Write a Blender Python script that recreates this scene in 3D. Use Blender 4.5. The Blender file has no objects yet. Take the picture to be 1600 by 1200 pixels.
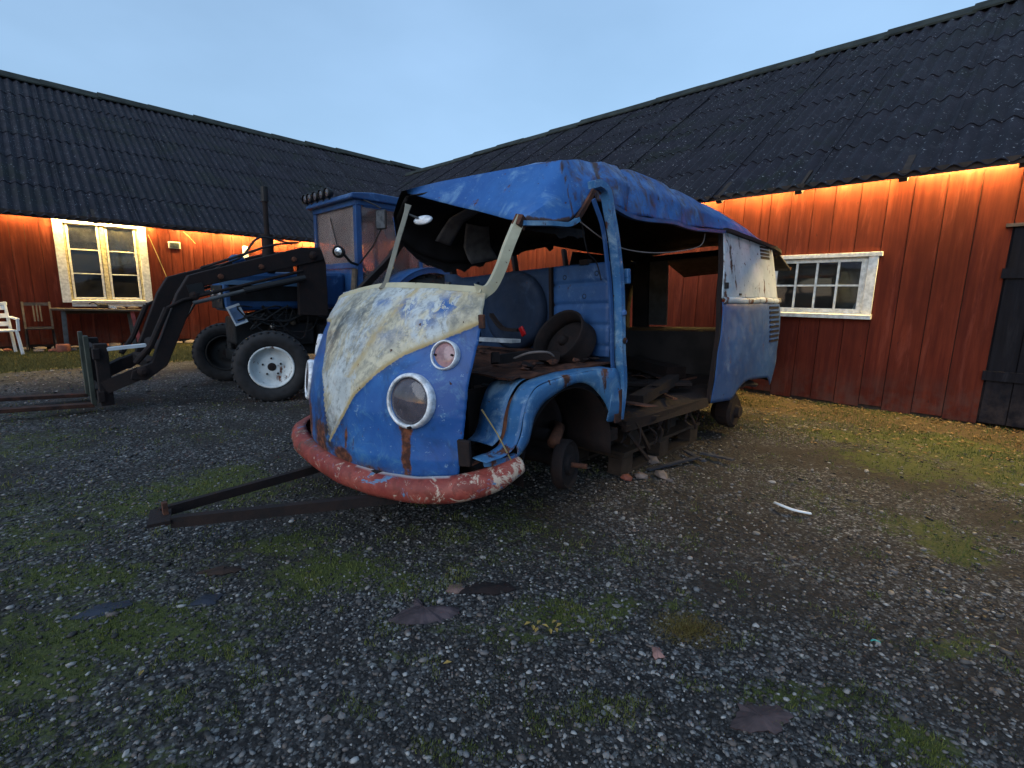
import bpy, math, random
import numpy as np
from mathutils import Matrix, Vector, noise, Euler
random.seed(7); rng = np.random.default_rng(7)
SC = bpy.context.scene
COL = SC.collection
R = math.radians

# ------------------------------------------------------------------ camera
H = 1.15
PIT, ROL = R(10.1), R(1.1)
cd = bpy.data.cameras.new('camera'); cd.sensor_width = 36; cd.lens = 763 / 1600 * 36
cd.clip_start = .05; cd.clip_end = 2000
cam = bpy.data.objects.new('camera', cd); COL.objects.link(cam); SC.camera = cam
F = Vector((0, math.cos(PIT), -math.sin(PIT))); U0 = Vector((0, math.sin(PIT), math.cos(PIT))); R0 = Vector((1, 0, 0))
CR = R0 * math.cos(ROL) + U0 * math.sin(ROL); CU = U0 * math.cos(ROL) - R0 * math.sin(ROL)
cam.matrix_world = Matrix(((CR.x, CU.x, -F.x, 0), (CR.y, CU.y, -F.y, 0), (CR.z, CU.z, -F.z, H), (0, 0, 0, 1)))

# ------------------------------------------------------------------ world, sun, exposure
W = bpy.data.worlds.new('World'); SC.world = W; W.use_nodes = True
SUN_EL, SUN_AZ = R(4.0), R(215)
wn = W.node_tree; wn.nodes.clear()
sky = wn.nodes.new('ShaderNodeTexSky'); sky.sky_type = 'NISHITA'; sky.sun_disc = False
sky.sun_elevation = SUN_EL; sky.sun_rotation = SUN_AZ; sky.air_density = 1.0; sky.dust_density = .6; sky.ozone_density = 2.4
haz = wn.nodes.new('ShaderNodeMixRGB'); haz.inputs[0].default_value = .5          # thin even overcast veil over the clear sky
haz.inputs[2].default_value = (1.95, 3.0, 4.5, 1)
wtc = wn.nodes.new('ShaderNodeTexCoord'); wmp = wn.nodes.new('ShaderNodeMapping'); wmp.inputs['Scale'].default_value = (1, 1, 2.2)
wno = wn.nodes.new('ShaderNodeTexNoise'); wno.inputs['Scale'].default_value = 1.6; wno.inputs['Detail'].default_value = 5
wrg = wn.nodes.new('ShaderNodeMapRange'); wrg.inputs[1].default_value = .3; wrg.inputs[2].default_value = .7; wrg.inputs[3].default_value = .40; wrg.inputs[4].default_value = .64
wn.links.new(wtc.outputs['Generated'], wmp.inputs[0]); wn.links.new(wmp.outputs[0], wno.inputs['Vector']); wn.links.new(wno.outputs['Fac'], wrg.inputs[0]); wn.links.new(wrg.outputs[0], haz.inputs[0])
bg = wn.nodes.new('ShaderNodeBackground'); bg.inputs[1].default_value = .15
wo = wn.nodes.new('ShaderNodeOutputWorld')
wn.links.new(sky.outputs[0], haz.inputs[1]); wn.links.new(haz.outputs[0], bg.inputs[0]); wn.links.new(bg.outputs[0], wo.inputs[0])
sd = bpy.data.lights.new('sun', 'SUN'); sd.energy = .85; sd.angle = R(48); sd.color = (.86, .92, 1)
sun = bpy.data.objects.new('sun', sd); COL.objects.link(sun)
sdir = Vector((math.sin(SUN_AZ), math.cos(SUN_AZ), math.tan(R(30)))).normalized()
sun.rotation_euler = sdir.to_track_quat('Z', 'Y').to_euler()
SC.view_settings.view_transform = 'Standard'; SC.view_settings.look = 'None'
SC.view_settings.exposure = .85; SC.view_settings.gamma = 1
SC.cycles.use_denoising = True
SC.cycles.max_bounces = 6

# ------------------------------------------------------------------ material helpers
class NT:
    def __init__(s, name):
        s.m = bpy.data.materials.new(name); s.m.use_nodes = True; s.t = s.m.node_tree
        s.b = s.t.nodes['Principled BSDF']; s._tc = None; s.b.inputs['Specular IOR Level'].default_value = .28
    def n(s, ty, **k):
        x = s.t.nodes.new(ty)
        for a, b in k.items(): setattr(x, a, b)
        return x
    def l(s, a, b): s.t.links.new(a, b)
    def co(s, scale=(1, 1, 1), world=False):
        src = s.n('ShaderNodeNewGeometry').outputs['Position'] if world else s.n('ShaderNodeTexCoord').outputs['Object']
        mp = s.n('ShaderNodeMapping'); mp.inputs['Scale'].default_value = scale; s.l(src, mp.inputs[0]); return mp.outputs[0]
    def noise(s, sc, det=4, rough=.55, co=None, dist=0):
        x = s.n('ShaderNodeTexNoise'); x.inputs['Scale'].default_value = sc; x.inputs['Detail'].default_value = det
        x.inputs['Roughness'].default_value = rough; x.inputs['Distortion'].default_value = dist
        s.l(co if co is not None else s.co(), x.inputs['Vector']); return x.outputs['Fac']
    def ramp(s, fac, a, b, c0=0., c1=1.):
        x = s.n('ShaderNodeMapRange'); x.interpolation_type = 'SMOOTHSTEP'
        s.l(fac, x.inputs[0]); x.inputs[1].default_value = a; x.inputs[2].default_value = b; x.inputs[3].default_value = c0; x.inputs[4].default_value = c1
        return x.outputs[0]
    def math(s, op, a, b=None, c=None):
        x = s.n('ShaderNodeMath', operation=op)
        for i, q in enumerate((a, b, c)):
            if q is None: continue
            if isinstance(q, (int, float)): x.inputs[i].default_value = q
            else: s.l(q, x.inputs[i])
        return x.outputs[0]
    def mix(s, fac, a, b):
        x = s.n('ShaderNodeMixRGB')
        for i, q in enumerate((fac, a, b)):
            if isinstance(q, (int, float)): x.inputs[i].default_value = q
            elif isinstance(q, tuple): x.inputs[i].default_value = q + (1,) if len(q) == 3 else q
            else: s.l(q, x.inputs[i])
        return x.outputs[0]
    def attr(s, name):
        x = s.n('ShaderNodeAttribute'); x.attribute_name = name; return x.outputs['Fac']
    def bump(s, h, st=.3, d=.01):
        x = s.n('ShaderNodeBump'); x.inputs['Strength'].default_value = st; x.inputs['Distance'].default_value = d
        s.l(h, x.inputs['Height']); s.l(x.outputs[0], s.b.inputs['Normal'])
    def col(s, c):
        if isinstance(c, tuple): s.b.inputs['Base Color'].default_value = c + (1,)
        else: s.l(c, s.b.inputs['Base Color'])
    def rough(s, r):
        if isinstance(r, (int, float)): s.b.inputs['Roughness'].default_value = r
        else: s.l(r, s.b.inputs['Roughness'])
    def rnd(s): return s.n('ShaderNodeObjectInfo').outputs['Random']

RUST = (.055, .021, .014); RUSTL = (.125, .048, .026); DARKR = (.020, .011, .010)

def rusty_col(t):
    return t.mix(t.ramp(t.noise(9, 6, .65), .35, .7), t.mix(t.ramp(t.noise(40, 3), .4, .6), DARKR, RUST), RUSTL)

def paint(name, base, fade, rust=.3, worn=.4, edge=(.35, .42, .48), rough=.42, rscale=3.0, streak=True):
    t = NT(name)
    c = t.mix(t.ramp(t.noise(2.6, 5, .6), .32, .7), base, fade)
    c = t.mix(t.math('MULTIPLY', t.ramp(t.noise(1.3, 6, .7, dist=.5), .42, .68), .55), c, tuple(x * .5 for x in base))
    # chalky worn film and scuffs
    c = t.mix(t.math('MULTIPLY', t.ramp(t.noise(7, 8, .72, dist=.6), .60 - .16 * worn, .78 - .1 * worn), .6), c, edge)
    c = t.mix(t.math('MULTIPLY', t.ramp(t.noise(55, 3, .7), .63, .70), .5 * worn + .1), c, edge)
    st = t.noise(1, 5, .65, co=t.co((rscale * 3, rscale * 3, rscale * .55) if streak else (rscale,) * 3))
    fine = t.noise(14, 6, .7)
    m = t.ramp(t.math('ADD', t.math('MULTIPLY', st, .7), t.math('MULTIPLY', fine, .3)), .66 - .14 * rust, .72 - .14 * rust)
    sp = t.ramp(t.noise(26, 4, .6), .70 - .05 * rust, .74 - .05 * rust)
    m = t.math('MAXIMUM', m, sp)
    c = t.mix(m, c, rusty_col(t)); t.col(c)
    t.rough(t.math('ADD', t.math('MULTIPLY', m, .35), t.ramp(t.noise(12, 4), .3, .7, rough - .06, rough + .16)))
    t.bump(t.math('ADD', t.math('MULTIPLY', m, -.6), t.math('MULTIPLY', t.noise(4, 3), .5)), .25, .01)
    return t.m

def simple(name, c, rough=.6, metal=0, var=.35, sc=8, bump=.2, c2=None, world=False):
    t = NT(name)
    co = t.co(world=world)
    n1 = t.noise(sc, 6, .6, co)
    lo = tuple(x * (1 - var) for x in c); hi = c2 or tuple(min(1, x * (1 + var)) for x in c)
    t.col(t.mix(t.ramp(n1, .3, .7), lo, hi)); t.rough(t.ramp(t.noise(sc * 2, 4, .6, co), .3, .7, max(.05, rough - .1), min(1, rough + .1)))
    t.b.inputs['Metallic'].default_value = metal
    t.bump(t.noise(sc * 5, 5, .6, co), bump, .004)
    return t.m

def rust_mat(name='rusty_steel', dark=1., blue=0):
    t = NT(name); c = rusty_col(t)
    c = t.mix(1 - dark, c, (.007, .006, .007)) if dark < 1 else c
    if blue: c = t.mix(t.ramp(t.noise(6, 6, .7), .62 - blue * .2, .66 - blue * .2), c, (.06, .13, .30))
    t.col(c); t.rough(.85); t.bump(t.noise(45, 6, .7), .5, .006); return t.m

M = {}
M['rust'] = rust_mat('rusty_steel'); M['rust_dark'] = rust_mat('dark_rusty_steel', .10)  # second one is dark rust with interior shade mixed into its colour
M['rust_blue'] = rust_mat('rusty_blue_steel', .6, .5)
M['blue'] = paint('faded_blue_paint', (.018, .085, .25), (.035, .14, .33), .25, .45, edge=(.20, .34, .50))
M['blue_roof'] = paint('roof_blue_paint', (.018, .09, .27), (.03, .14, .36), .42, .3, edge=(.16, .32, .52), rscale=2.2)
M['blue_side'] = paint('side_blue_paint', (.020, .062, .18), (.032, .095, .24), .22, .35, edge=(.17, .25, .38))
M['blue_light'] = paint('light_blue_paint', (.026, .11, .28), (.07, .19, .33), .72, .8, edge=(.30, .42, .50))
M['blue_inside'] = paint('shaded_inner_blue_paint', (.010, .026, .065), (.015, .038, .088), .3, .3, edge=(.08, .13, .22), rough=.6)  # bulkhead blue, with the cab's shade worked into its base colours
M['pale'] = paint('pale_blue_white_paint', (.32, .40, .46), (.50, .55, .58), .95, .5, edge=(.48, .52, .54))
M['cream'] = paint('cream_paint', (.40, .37, .25), (.52, .48, .34), .28, .4, edge=(.28, .30, .28))
M['tractor_blue'] = paint('tractor_blue_paint', (.014, .05, .15), (.022, .08, .21), .12, .25, edge=(.10, .2, .4), rough=.35)
M['black'] = simple('black_metal', (.012, .012, .013), .55)
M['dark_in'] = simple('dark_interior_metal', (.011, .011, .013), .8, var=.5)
M['rubber'] = simple('tyre_rubber', (.018, .018, .020), .75, sc=20, bump=.4)
M['rim_white'] = paint('white_rim_paint', (.50, .55, .57), (.66, .70, .70), .7, .8, edge=(.35, .38, .4))
M['chrome'] = simple('dulled_chrome', (.45, .46, .47), .28, metal=.85, sc=30, bump=.1)
M['white_metal'] = paint('white_enamel_ring', (.50, .53, .56), (.62, .65, .66), .12, .2)
M['loader'] = rust_mat('loader_black_steel', .08)
M['wood'] = simple('weathered_wood', (.10, .075, .055), .85, sc=14, bump=.5)
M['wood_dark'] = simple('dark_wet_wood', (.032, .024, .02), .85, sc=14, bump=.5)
M['white_plank'] = simple('white_painted_plank', (.42, .44, .46), .7, sc=10)
M['plastic_white'] = simple('white_plastic', (.60, .63, .66), .4, var=.1)
M['yellowed'] = simple('straw_wire', (.22, .17, .08), .6)
M['stone'] = simple('field_stone', (.16, .13, .12), .85, sc=9, bump=.6)
M['redclay'] = simple('red_clay', (.20, .07, .05), .8)
M['grey_panel'] = simple('grey_primer', (.06, .065, .07), .7)
M['grey_sheet'] = simple('grey_headliner', (.13, .135, .15), .8)

def bumper_mat():
    t = NT('peeling_red_bumper_paint')
    red = t.mix(t.ramp(t.noise(9, 6, .65), .35, .65), (.17, .026, .022), (.28, .062, .045))
    c = t.mix(t.ramp(t.noise(11, 7, .7, dist=.8), .50, .60), red, (.16, .03, .022))
    wh = t.ramp(t.math('ADD', t.noise(13, 8, .78, dist=.8), t.math('MULTIPLY', t.attr('end'), .09)), .575, .63)
    c = t.mix(wh, c, (.46, .36, .28))
    bl = t.ramp(t.noise(5.5, 7, .75, co=t.co((1.1, .9, 1.4)), dist=1.2), .585, .62); c = t.mix(bl, c, (.09, .17, .28))
    mo = t.math('MULTIPLY', t.ramp(t.noise(7, 6, .7), .45, .62), t.attr('moss')); c = t.mix(mo, c, (.055, .04, .03))
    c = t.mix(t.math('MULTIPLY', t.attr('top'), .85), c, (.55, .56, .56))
    t.col(c); t.rough(.5); t.bump(t.noise(20, 6, .7), .35, .004); return t.m
M['bumper'] = bumper_mat()

def nose_mat():
    t = NT('two_tone_peeling_nose_paint')
    n1 = t.noise(2.2, 6, .62); n2 = t.noise(9, 8, .72, dist=.7); n3 = t.noise(34, 5, .7)
    blue = t.mix(t.ramp(n1, .35, .68), (.013, .068, .24), (.024, .12, .34))
    blue = t.mix(t.math('MULTIPLY', t.ramp(t.noise(4.5, 7, .7, dist=.6), .48, .66), .7), blue, (.010, .042, .13))
    blue = t.mix(t.math('MULTIPLY', t.ramp(n2, .52, .70), .6), blue, (.09, .22, .34))
    blue = t.mix(t.math('MULTIPLY', t.ramp(n3, .62, .68), .5), blue, (.24, .36, .46))
    cream = t.mix(t.ramp(n2, .38, .58), (.30, .28, .21), (.52, .47, .34))
    cream = t.mix(t.math('MULTIPLY', t.ramp(t.noise(1, 7, .7, co=t.co((5, 5, 2.4)), dist=.8), .50, .58), .8), cream, (.48, .53, .55))
    cream = t.mix(t.math('MULTIPLY', t.ramp(n3, .48, .66), .6), cream, (.15, .155, .14))
    cream = t.mix(t.math('MULTIPLY', t.attr('grime'), t.ramp(t.noise(12, 7, .75), .34, .58)), cream, (.055, .062, .062))
    cream = t.mix(t.math('MULTIPLY', t.attr('bluepatch'), t.ramp(t.noise(16, 7, .72, dist=1), .46, .50)), cream, (.03, .10, .28))
    cream = t.mix(t.math('MULTIPLY', t.attr('yellow'), t.ramp(t.noise(18, 6, .7), .3, .6)), cream, (.40, .30, .13))
    blue = t.mix(t.math('MULTIPLY', t.attr('muck'), t.ramp(t.noise(11, 8, .75), .36, .56)), blue, (.030, .022, .020)); cream = t.mix(t.math('MULTIPLY', t.attr('muck'), t.ramp(t.noise(9, 8, .75), .42, .60)), cream, (.060, .045, .036))
    v = t.math('ADD', t.attr('vline'), t.math('MULTIPLY', t.math('SUBTRACT', t.noise(60, 4, .6), .5), .012))
    c = t.mix(t.ramp(v, -.002, .003), blue, cream)
    ed = t.math('SUBTRACT', t.math('MULTIPLY', t.ramp(v, -.004, .004), 1.), t.ramp(v, .004, .028))
    c = t.mix(t.math('MULTIPLY', t.math('MAXIMUM', ed, 0.), t.ramp(t.noise(15, 5), .35, .6, .3, .95)), c, (.34, .26, .12))
    r = t.math('MAXIMUM', t.ramp(t.math('MULTIPLY', t.attr('rust'), t.math('ADD', t.noise(32, 8, .78, dist=.5), .28)), .40, .56), t.ramp(t.noise(24, 4, .6), .70, .73))
    c = t.mix(r, c, t.mix(t.ramp(t.noise(30, 4), .4, .65), (.045, .017, .013), (.15, .05, .025)))
    t.col(c); t.rough(t.math('ADD', t.math('MULTIPLY', r, .4), .42))
    t.bump(t.math('ADD', t.math('MULTIPLY', r, -.5), t.math('ADD', t.math('MULTIPLY', n3, .35), t.math('MULTIPLY', n1, 1.2))), .3, .008)
    return t.m
M['nose'] = nose_mat()

def board_mat(name='falu_red_boards', a=(.072, .0115, .0070), b=(.125, .023, .011)):
    t = NT(name)
    g = t.noise(1, 6, .6, co=t.co((26, 26, 1.6), world=True)); big = t.noise(1.4, 4, .6, co=t.co((1.4, 1.4, .7), world=True))
    c = t.mix(t.ramp(g, .3, .7), a, b)
    c = t.mix(t.math('MULTIPLY', t.ramp(big, .35, .68), .55), c, tuple(x * .45 for x in a))
    c = t.mix(t.math('MULTIPLY', t.rnd(), .35), c, tuple(x * .6 for x in a))
    c = t.mix(t.math('MULTIPLY', t.ramp(t.noise(1, 7, .7, co=t.co((9, 9, 1.1), world=True), dist=.4), .52, .68), .45), c, tuple(min(1, x * 1.25 + .012) for x in b))
    kn = t.ramp(t.noise(1, 2, .5, co=t.co((13, 13, 6.5), world=True)), .73, .77); c = t.mix(kn, c, (.03, .01, .008))
    sp = t.n('ShaderNodeSeparateXYZ'); t.l(t.n('ShaderNodeNewGeometry').outputs['Position'], sp.inputs[0])
    dirt = t.math('MULTIPLY', t.ramp(sp.outputs[2], .05, .55, 1, 0), t.ramp(t.noise(7, 6, .7, t.co(world=True)), .35, .65))
    c = t.mix(t.math('MULTIPLY', dirt, .45), c, (.07, .05, .042))
    t.col(c); t.rough(.8); t.b.inputs['Specular IOR Level'].default_value = .12; t.bump(g, .45, .006); return t.m
M['board'] = board_mat()
M['door'] = board_mat('tarred_door_boards', (.006, .006, .009), (.012, .012, .017))
M['white_wood'] = simple('flaking_white_wood', (.50, .50, .47), .6, sc=22, var=.25, bump=.4)
M['old_wood_frame'] = simple('yellowed_window_wood', (.38, .33, .20), .7, sc=22, var=.4, bump=.4)

def roof_mat():
    t = NT('weathered_fibre_cement')
    co = t.co(world=True)
    c = t.mix(t.ramp(t.noise(3, 6, .65, co), .3, .7), (.009, .009, .014), (.019, .018, .027))
    c = t.mix(t.math('MULTIPLY', t.ramp(t.noise(1.1, 5, .7, co, .5), .52, .66), .8), c, (.011, .014, .011))
    c = t.mix(t.ramp(t.noise(15, 6, .82, co), .60, .68), c, (.13, .135, .15))
    c = t.mix(t.ramp(t.noise(30, 3, .6, co), .655, .69), c, (.26, .27, .30))
    c = t.mix(t.math('MULTIPLY', t.ramp(t.noise(2.4, 6, .7, co, .6), .55, .68), .5), c, (.045, .047, .058))
    c = t.mix(t.math('MULTIPLY', t.rnd(), .35), c, (.018, .018, .022))
    t.col(c); t.rough(.8); t.b.inputs['Specular IOR Level'].default_value = .2; t.bump(t.noise(60, 5, .7, co), .5, .004); return t.m
M['roof'] = roof_mat()
M['ridge'] = simple('mossy_ridge_cement', (.022, .026, .022), .9, sc=5, var=.5, world=True)

def glass_mat(name, tint=(.9, .95, 1), alpha=.25, rough=.04, dirt=.3, dcol=(.25, .2, .17), st=(1, 1, 1)):
    t = NT(name)
    t.b.inputs['Transmission Weight'].default_value = 0
    tr = t.n('ShaderNodeBsdfTransparent'); tr.inputs[0].default_value = tint + (1,)
    mx = t.n('ShaderNodeMixShader'); fr = t.n('ShaderNodeFresnel'); fr.inputs[0].default_value = 1.5
    d = t.ramp(t.noise(3, 7, .7, t.co(st)), .35, .75, dirt * .3, dirt)
    t.col(dcol); t.b.inputs['Roughness'].default_value = .7
    gl = t.n('ShaderNodeBsdfGlossy'); gl.inputs['Roughness'].default_value = rough
    m2 = t.n('ShaderNodeMixShader')
    t.l(fr.outputs[0], m2.inputs[0]); t.l(tr.outputs[0], m2.inputs[1]); t.l(gl.outputs[0], m2.inputs[2])
    dirtsh = t.b.outputs[0]
    if name == 'grimy_cab_glass':
        tl_ = t.n('ShaderNodeBsdfTranslucent'); tl_.inputs[0].default_value = (.75, .68, .66, 1); m3 = t.n('ShaderNodeMixShader'); m3.inputs[0].default_value = .8
        t.l(t.b.outputs[0], m3.inputs[1]); t.l(tl_.outputs[0], m3.inputs[2]); dirtsh = m3.outputs[0]
    t.l(d, mx.inputs[0]); t.l(m2.outputs[0], mx.inputs[1]); t.l(dirtsh, mx.inputs[2])
    t.l(mx.outputs[0], t.t.nodes['Material Output'].inputs[0]); return t.m
M['glass'] = glass_mat('window_glass', (.75, .78, .8), dirt=.12, dcol=(.15, .15, .14))
M['cab_glass'] = glass_mat('grimy_cab_glass', (.92, .88, .9), dirt=.42, dcol=(.55, .44, .36), st=(.8, .8, .35))

def emis(name, c, s):
    t = NT(name); t.b.inputs['Emission Color'].default_value = c + (1,); t.b.inputs['Emission Strength'].default_value = s
    t.b.inputs['Base Color'].default_value = (.8, .8, .8, 1); return t.m
WARM = (1, .66, .19)

# ------------------------------------------------------------------ mesh helpers
class MB:
    def __init__(s): s.v = []; s.f = []
    def add(s, vs, fs):
        o = len(s.v); s.v += [tuple(x) for x in vs]; s.f += [tuple(i + o for i in f) for f in fs]; return s
    def box(s, c, d, rot=None):
        c = Vector(c); d = Vector(d) / 2; m = rot if rot is not None else Matrix.Identity(3)
        if isinstance(m, tuple): m = Euler(m).to_matrix()
        vs = [c + m @ Vector((x * d.x, y * d.y, z * d.z)) for x in (-1, 1) for y in (-1, 1) for z in (-1, 1)]
        return s.add(vs, [(0, 1, 3, 2), (4, 6, 7, 5), (0, 4, 5, 1), (2, 3, 7, 6), (0, 2, 6, 4), (1, 5, 7, 3)])
    def beam(s, p, q, w, h, up=(0, 0, 1)):
        p = Vector(p); q = Vector(q); d = (q - p); L = d.length; d.normalize(); up = Vector(up)
        sd_ = d.cross(up)
        if sd_.length < 1e-3: sd_ = d.cross(Vector((1, 0, 0)))
        sd_.normalize(); u = sd_.cross(d)
        m = Matrix((d, sd_, u)).transposed(); return s.box((p + q) / 2, (L, w, h), m)
    def tube(s, pts, r, n=8, caps=True, flat=1.0):
        pts = [Vector(p) for p in pts]; rs = r if isinstance(r, (list, tuple)) else [r] * len(pts); rings = []
        up = Vector((0, 0, 1)); o = len(s.v)
        for i, p in enumerate(pts):
            d = (pts[min(i + 1, len(pts) - 1)] - pts[max(i - 1, 0)]).normalized()
            a = d.cross(up)
            if a.length < .05: a = d.cross(Vector((1, 0, 0)))
            a.normalize(); b = a.cross(d)
            for k in range(n):
                t = 2 * math.pi * k / n; s.v.append(tuple(p + a * math.cos(t) * rs[i] * flat + b * math.sin(t) * rs[i]))
        for i in range(len(pts) - 1):
            for k in range(n):
                k2 = (k + 1) % n; s.f.append((o + i * n + k, o + i * n + k2, o + (i + 1) * n + k2, o + (i + 1) * n + k))
        if caps:
            s.f.append(tuple(o + k for k in range(n))[::-1]); s.f.append(tuple(o + (len(pts) - 1) * n + k for k in range(n)))
        return s
    def lathe(s, prof, n=24, c=(0, 0, 0), axis=(0, 1, 0), wob=0):
        ax = Vector(axis).normalized(); a = ax.orthogonal().normalized(); b = ax.cross(a); c = Vector(c); o = len(s.v)
        for (r, h) in prof:
            for k in range(n):
                t = 2 * math.pi * k / n; s.v.append(tuple(c + ax * h + (a * math.cos(t) + b * math.sin(t)) * max(r, 1e-4)))
        for i in range(len(prof) - 1):
            for k in range(n):
                k2 = (k + 1) % n; s.f.append((o + i * n + k, o + i * n + k2, o + (i + 1) * n + k2, o + (i + 1) * n + k))
        return s
    def prism(s, poly, y0, y1, fn=None):
        """polygon in (x,z) extruded along y; fn maps points"""
        n = len(poly); vs = [(x, y0, z) for x, z in poly] + [(x, y1, z) for x, z in poly]
        if fn: vs = [fn(*p) for p in vs]
        return s.add(vs, [tuple(range(n)), tuple(range(n, 2 * n))[::-1]] + [(i, n + i, n + (i + 1) % n, (i + 1) % n) for i in range(n)])
    def grid(s, P, closed=False):
        nu, nv = len(P), len(P[0]); o = len(s.v)
        for row in P: s.v += [tuple(p) for p in row]
        for i in range(nu - 1):
            for j in range(nv - 1): s.f.append((o + i * nv + j, o + (i + 1) * nv + j, o + (i + 1) * nv + j + 1, o + i * nv + j + 1))
        return s
    def jitter(s, a, sc=3.):
        s.v = [tuple(Vector(p) + noise.noise_vector(Vector(p) * sc) * a) for p in s.v]; return s
    def mesh(s, name, mat, smooth=False, attrs=None):
        me = bpy.data.meshes.new(name); me.from_pydata(s.v, [], s.f); me.materials.append(mat)
        if attrs:
            for k, a in attrs.items():
                at = me.attributes.new(k, 'FLOAT', 'POINT'); at.data.foreach_set('value', np.array(a, np.float32))
        me.update()
        if smooth: me.polygons.foreach_set('use_smooth', [True] * len(me.polygons))
        return me
    def build(s, name, mat, parent=None, smooth=False, solid=0, bev=0, sub=0, attrs=None, label=None, auto=False):
        me = s.mesh(name, mat, smooth, attrs)
        if auto:
            me.polygons.foreach_set('use_smooth', [True] * len(me.polygons)); me.set_sharp_from_angle(angle=R(35))
        o = bpy.data.objects.new(name, me); COL.objects.link(o)
        if parent is not None: o.parent = parent
        if bev:
            b = o.modifiers.new('bevel', 'BEVEL'); b.width = bev; b.segments = 2; b.limit_method = 'ANGLE'
        if solid:
            m = o.modifiers.new('solid', 'SOLIDIFY'); m.thickness = solid; m.offset = -1
        if sub:
            m = o.modifiers.new('sub', 'SUBSURF'); m.levels = m.render_levels = sub
        if label: o['label'] = label
        return o

def thing(name, label, cat, mw=None, group=None):
    o = bpy.data.objects.new(name, None); COL.objects.link(o); o.empty_display_size = .2
    if mw is not None: o.matrix_world = mw
    tag(o, label, cat, group); return o
def tag(o, label, cat, group=None):
    o['label'] = label; o['category'] = cat
    if group: o['group'] = group
    return o
def kind(o, k): o['kind'] = k; return o
def frame_at(origin, ang):
    return Matrix.Translation(Vector(origin)) @ Matrix.Rotation(ang, 4, 'Z')

# camera helper used only to place things where the photograph shows them standing on the ground
def gnd(px, py, z=0.):
    d = F + CR * ((px - 800) / 763) - CU * ((py - 600) / 763); t = (z - H) / d.z
    return Vector((0, 0, H)) + d * t

def hgt(x, y):
    return .012 * noise.noise(Vector((x * .9, y * .9, 0))) + .006 * noise.noise(Vector((x * 3.1, y * 3.1, 5)))

# ------------------------------------------------------------------ barns frames
BR = Vector((4.095, 5.077, 0)); AR = math.atan2(-.70957, .70463)      # right barn: +x toward the viewer's right, +y into the barn
BL = Vector((-8.357, 9.448, 0)); AL = math.atan2(.70091, .71325)
uR = Vector((math.cos(AR), math.sin(AR), 0)); nR = Vector((-uR.y, uR.x, 0))
uL = Vector((math.cos(AL), math.sin(AL), 0)); nL = Vector((-uL.y, uL.x, 0))

# ------------------------------------------------------------------ ground
MOSS = []   # (x, y, radius along x, radius along y, weight) green patches read off the photograph
for (px, py, rx, ry, w_) in [(520, 895, 110, 28, 1), (440, 850, 90, 20, .8), (620, 915, 60, 18, .8), (60, 850, 120, 22, .7), (120, 905, 160, 25, .8),
        (170, 985, 180, 38, 1), (60, 1060, 130, 35, .9), (330, 765, 150, 22, .8), (230, 790, 120, 20, .8), (360, 740, 60, 12, .9), (880, 965, 90, 25, .9),
        (960, 945, 40, 16, .9), (800, 995, 90, 18, .7), (1070, 985, 60, 20, .55), (1215, 1090, 90, 20, .8), (1300, 1085, 60, 16, .8), (1440, 1165, 60, 30, 1),
        (1390, 655, 80, 14, .9), (1490, 700, 130, 24, 1), (1400, 725, 80, 20, .9), (1310, 682, 50, 10, .9), (1280, 780, 80, 18, .5), (1450, 830, 80, 20, .8),
        (1490, 860, 60, 16, 1), (1570, 750, 80, 24, .8), (1060, 950, 50, 20, .6), (720, 900, 50, 15, .5), (600, 1030, 60, 14, .6), (700, 985, 50, 15, .6),
        (330, 1010, 100, 25, .7), (270, 1110, 140, 25, .5), (30, 980, 80, 24, .7), (1500, 1010, 90, 18, .7), (1020, 790, 60, 10, .4), (880, 1130, 80, 20, .5),
        (1000, 1120, 60, 18, .5), (40, 650, 120, 16, .45), (560, 700, 80, 12, .3), (1380, 1110, 60, 20, .5), (1330, 640, 60, 8, .8), (1560, 690, 80, 16, .8),
        (430, 935, 90, 18, .6), (1180, 1010, 70, 14, .45), (560, 1110, 90, 20, .45), (1000, 850, 80, 12, .35), (1190, 725, 70, 14, .35), (740, 1180, 90, 16, .4)]:
    c = gnd(px, py); ex = (gnd(px + rx, py) - c).length; ey = (gnd(px, py - ry) - c).length
    MOSS.append((c.x, c.y, ex, ey * 1.1, w_))
MOSSA = np.array(MOSS)
def np_noise(x, y, sc, seed):
    # cheap value noise, vectorised
    X = x * sc + seed * 17.3; Y = y * sc - seed * 9.1
    xi = np.floor(X); yi = np.floor(Y); fx = X - xi; fy = Y - yi; fx = fx * fx * (3 - 2 * fx); fy = fy * fy * (3 - 2 * fy)
    def h(a, b): return np.modf(np.abs(np.sin(a * 127.1 + b * 311.7 + seed) * 43758.5453))[0]
    return (h(xi, yi) * (1 - fx) + h(xi + 1, yi) * fx) * (1 - fy) + (h(xi, yi + 1) * (1 - fx) + h(xi + 1, yi + 1) * fx) * fy
def fbm(x, y, sc, seed): return sum(np_noise(x, y, sc * 2 ** k, seed + k) * .5 ** (k + 1) for k in range(4)) / .9375
def moss_at(x, y):
    m = np.zeros_like(x)
    for (cx, cy, ex, ey, w_) in MOSSA:
        q = ((x - cx) / ex) ** 2 + ((y - cy) / ey) ** 2
        m = np.maximum(m, w_ * np.exp(-q * .8))
    # wider patchiness of the yard beyond what is seen
    out = np.clip((fbm(x, y, .7, 3) - .55) * 3, 0, .5); m = np.maximum(m, out)
    return np.clip(m, 0, 1)
def wall_dist(x, y, B, n): return -((x - B.x) * n.x + (y - B.y) * n.y)
def lawn_at(x, y):
    d = wall_dist(x, y, BL, nL); a = (x - BL.x) * uL.x + (y - BL.y) * uL.y
    e = 3.1 + .9 * (fbm(x, y, .8, 11) - .5)
    return np.clip((e - d) / .5, 0, 1) * (d > -.4)
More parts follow.
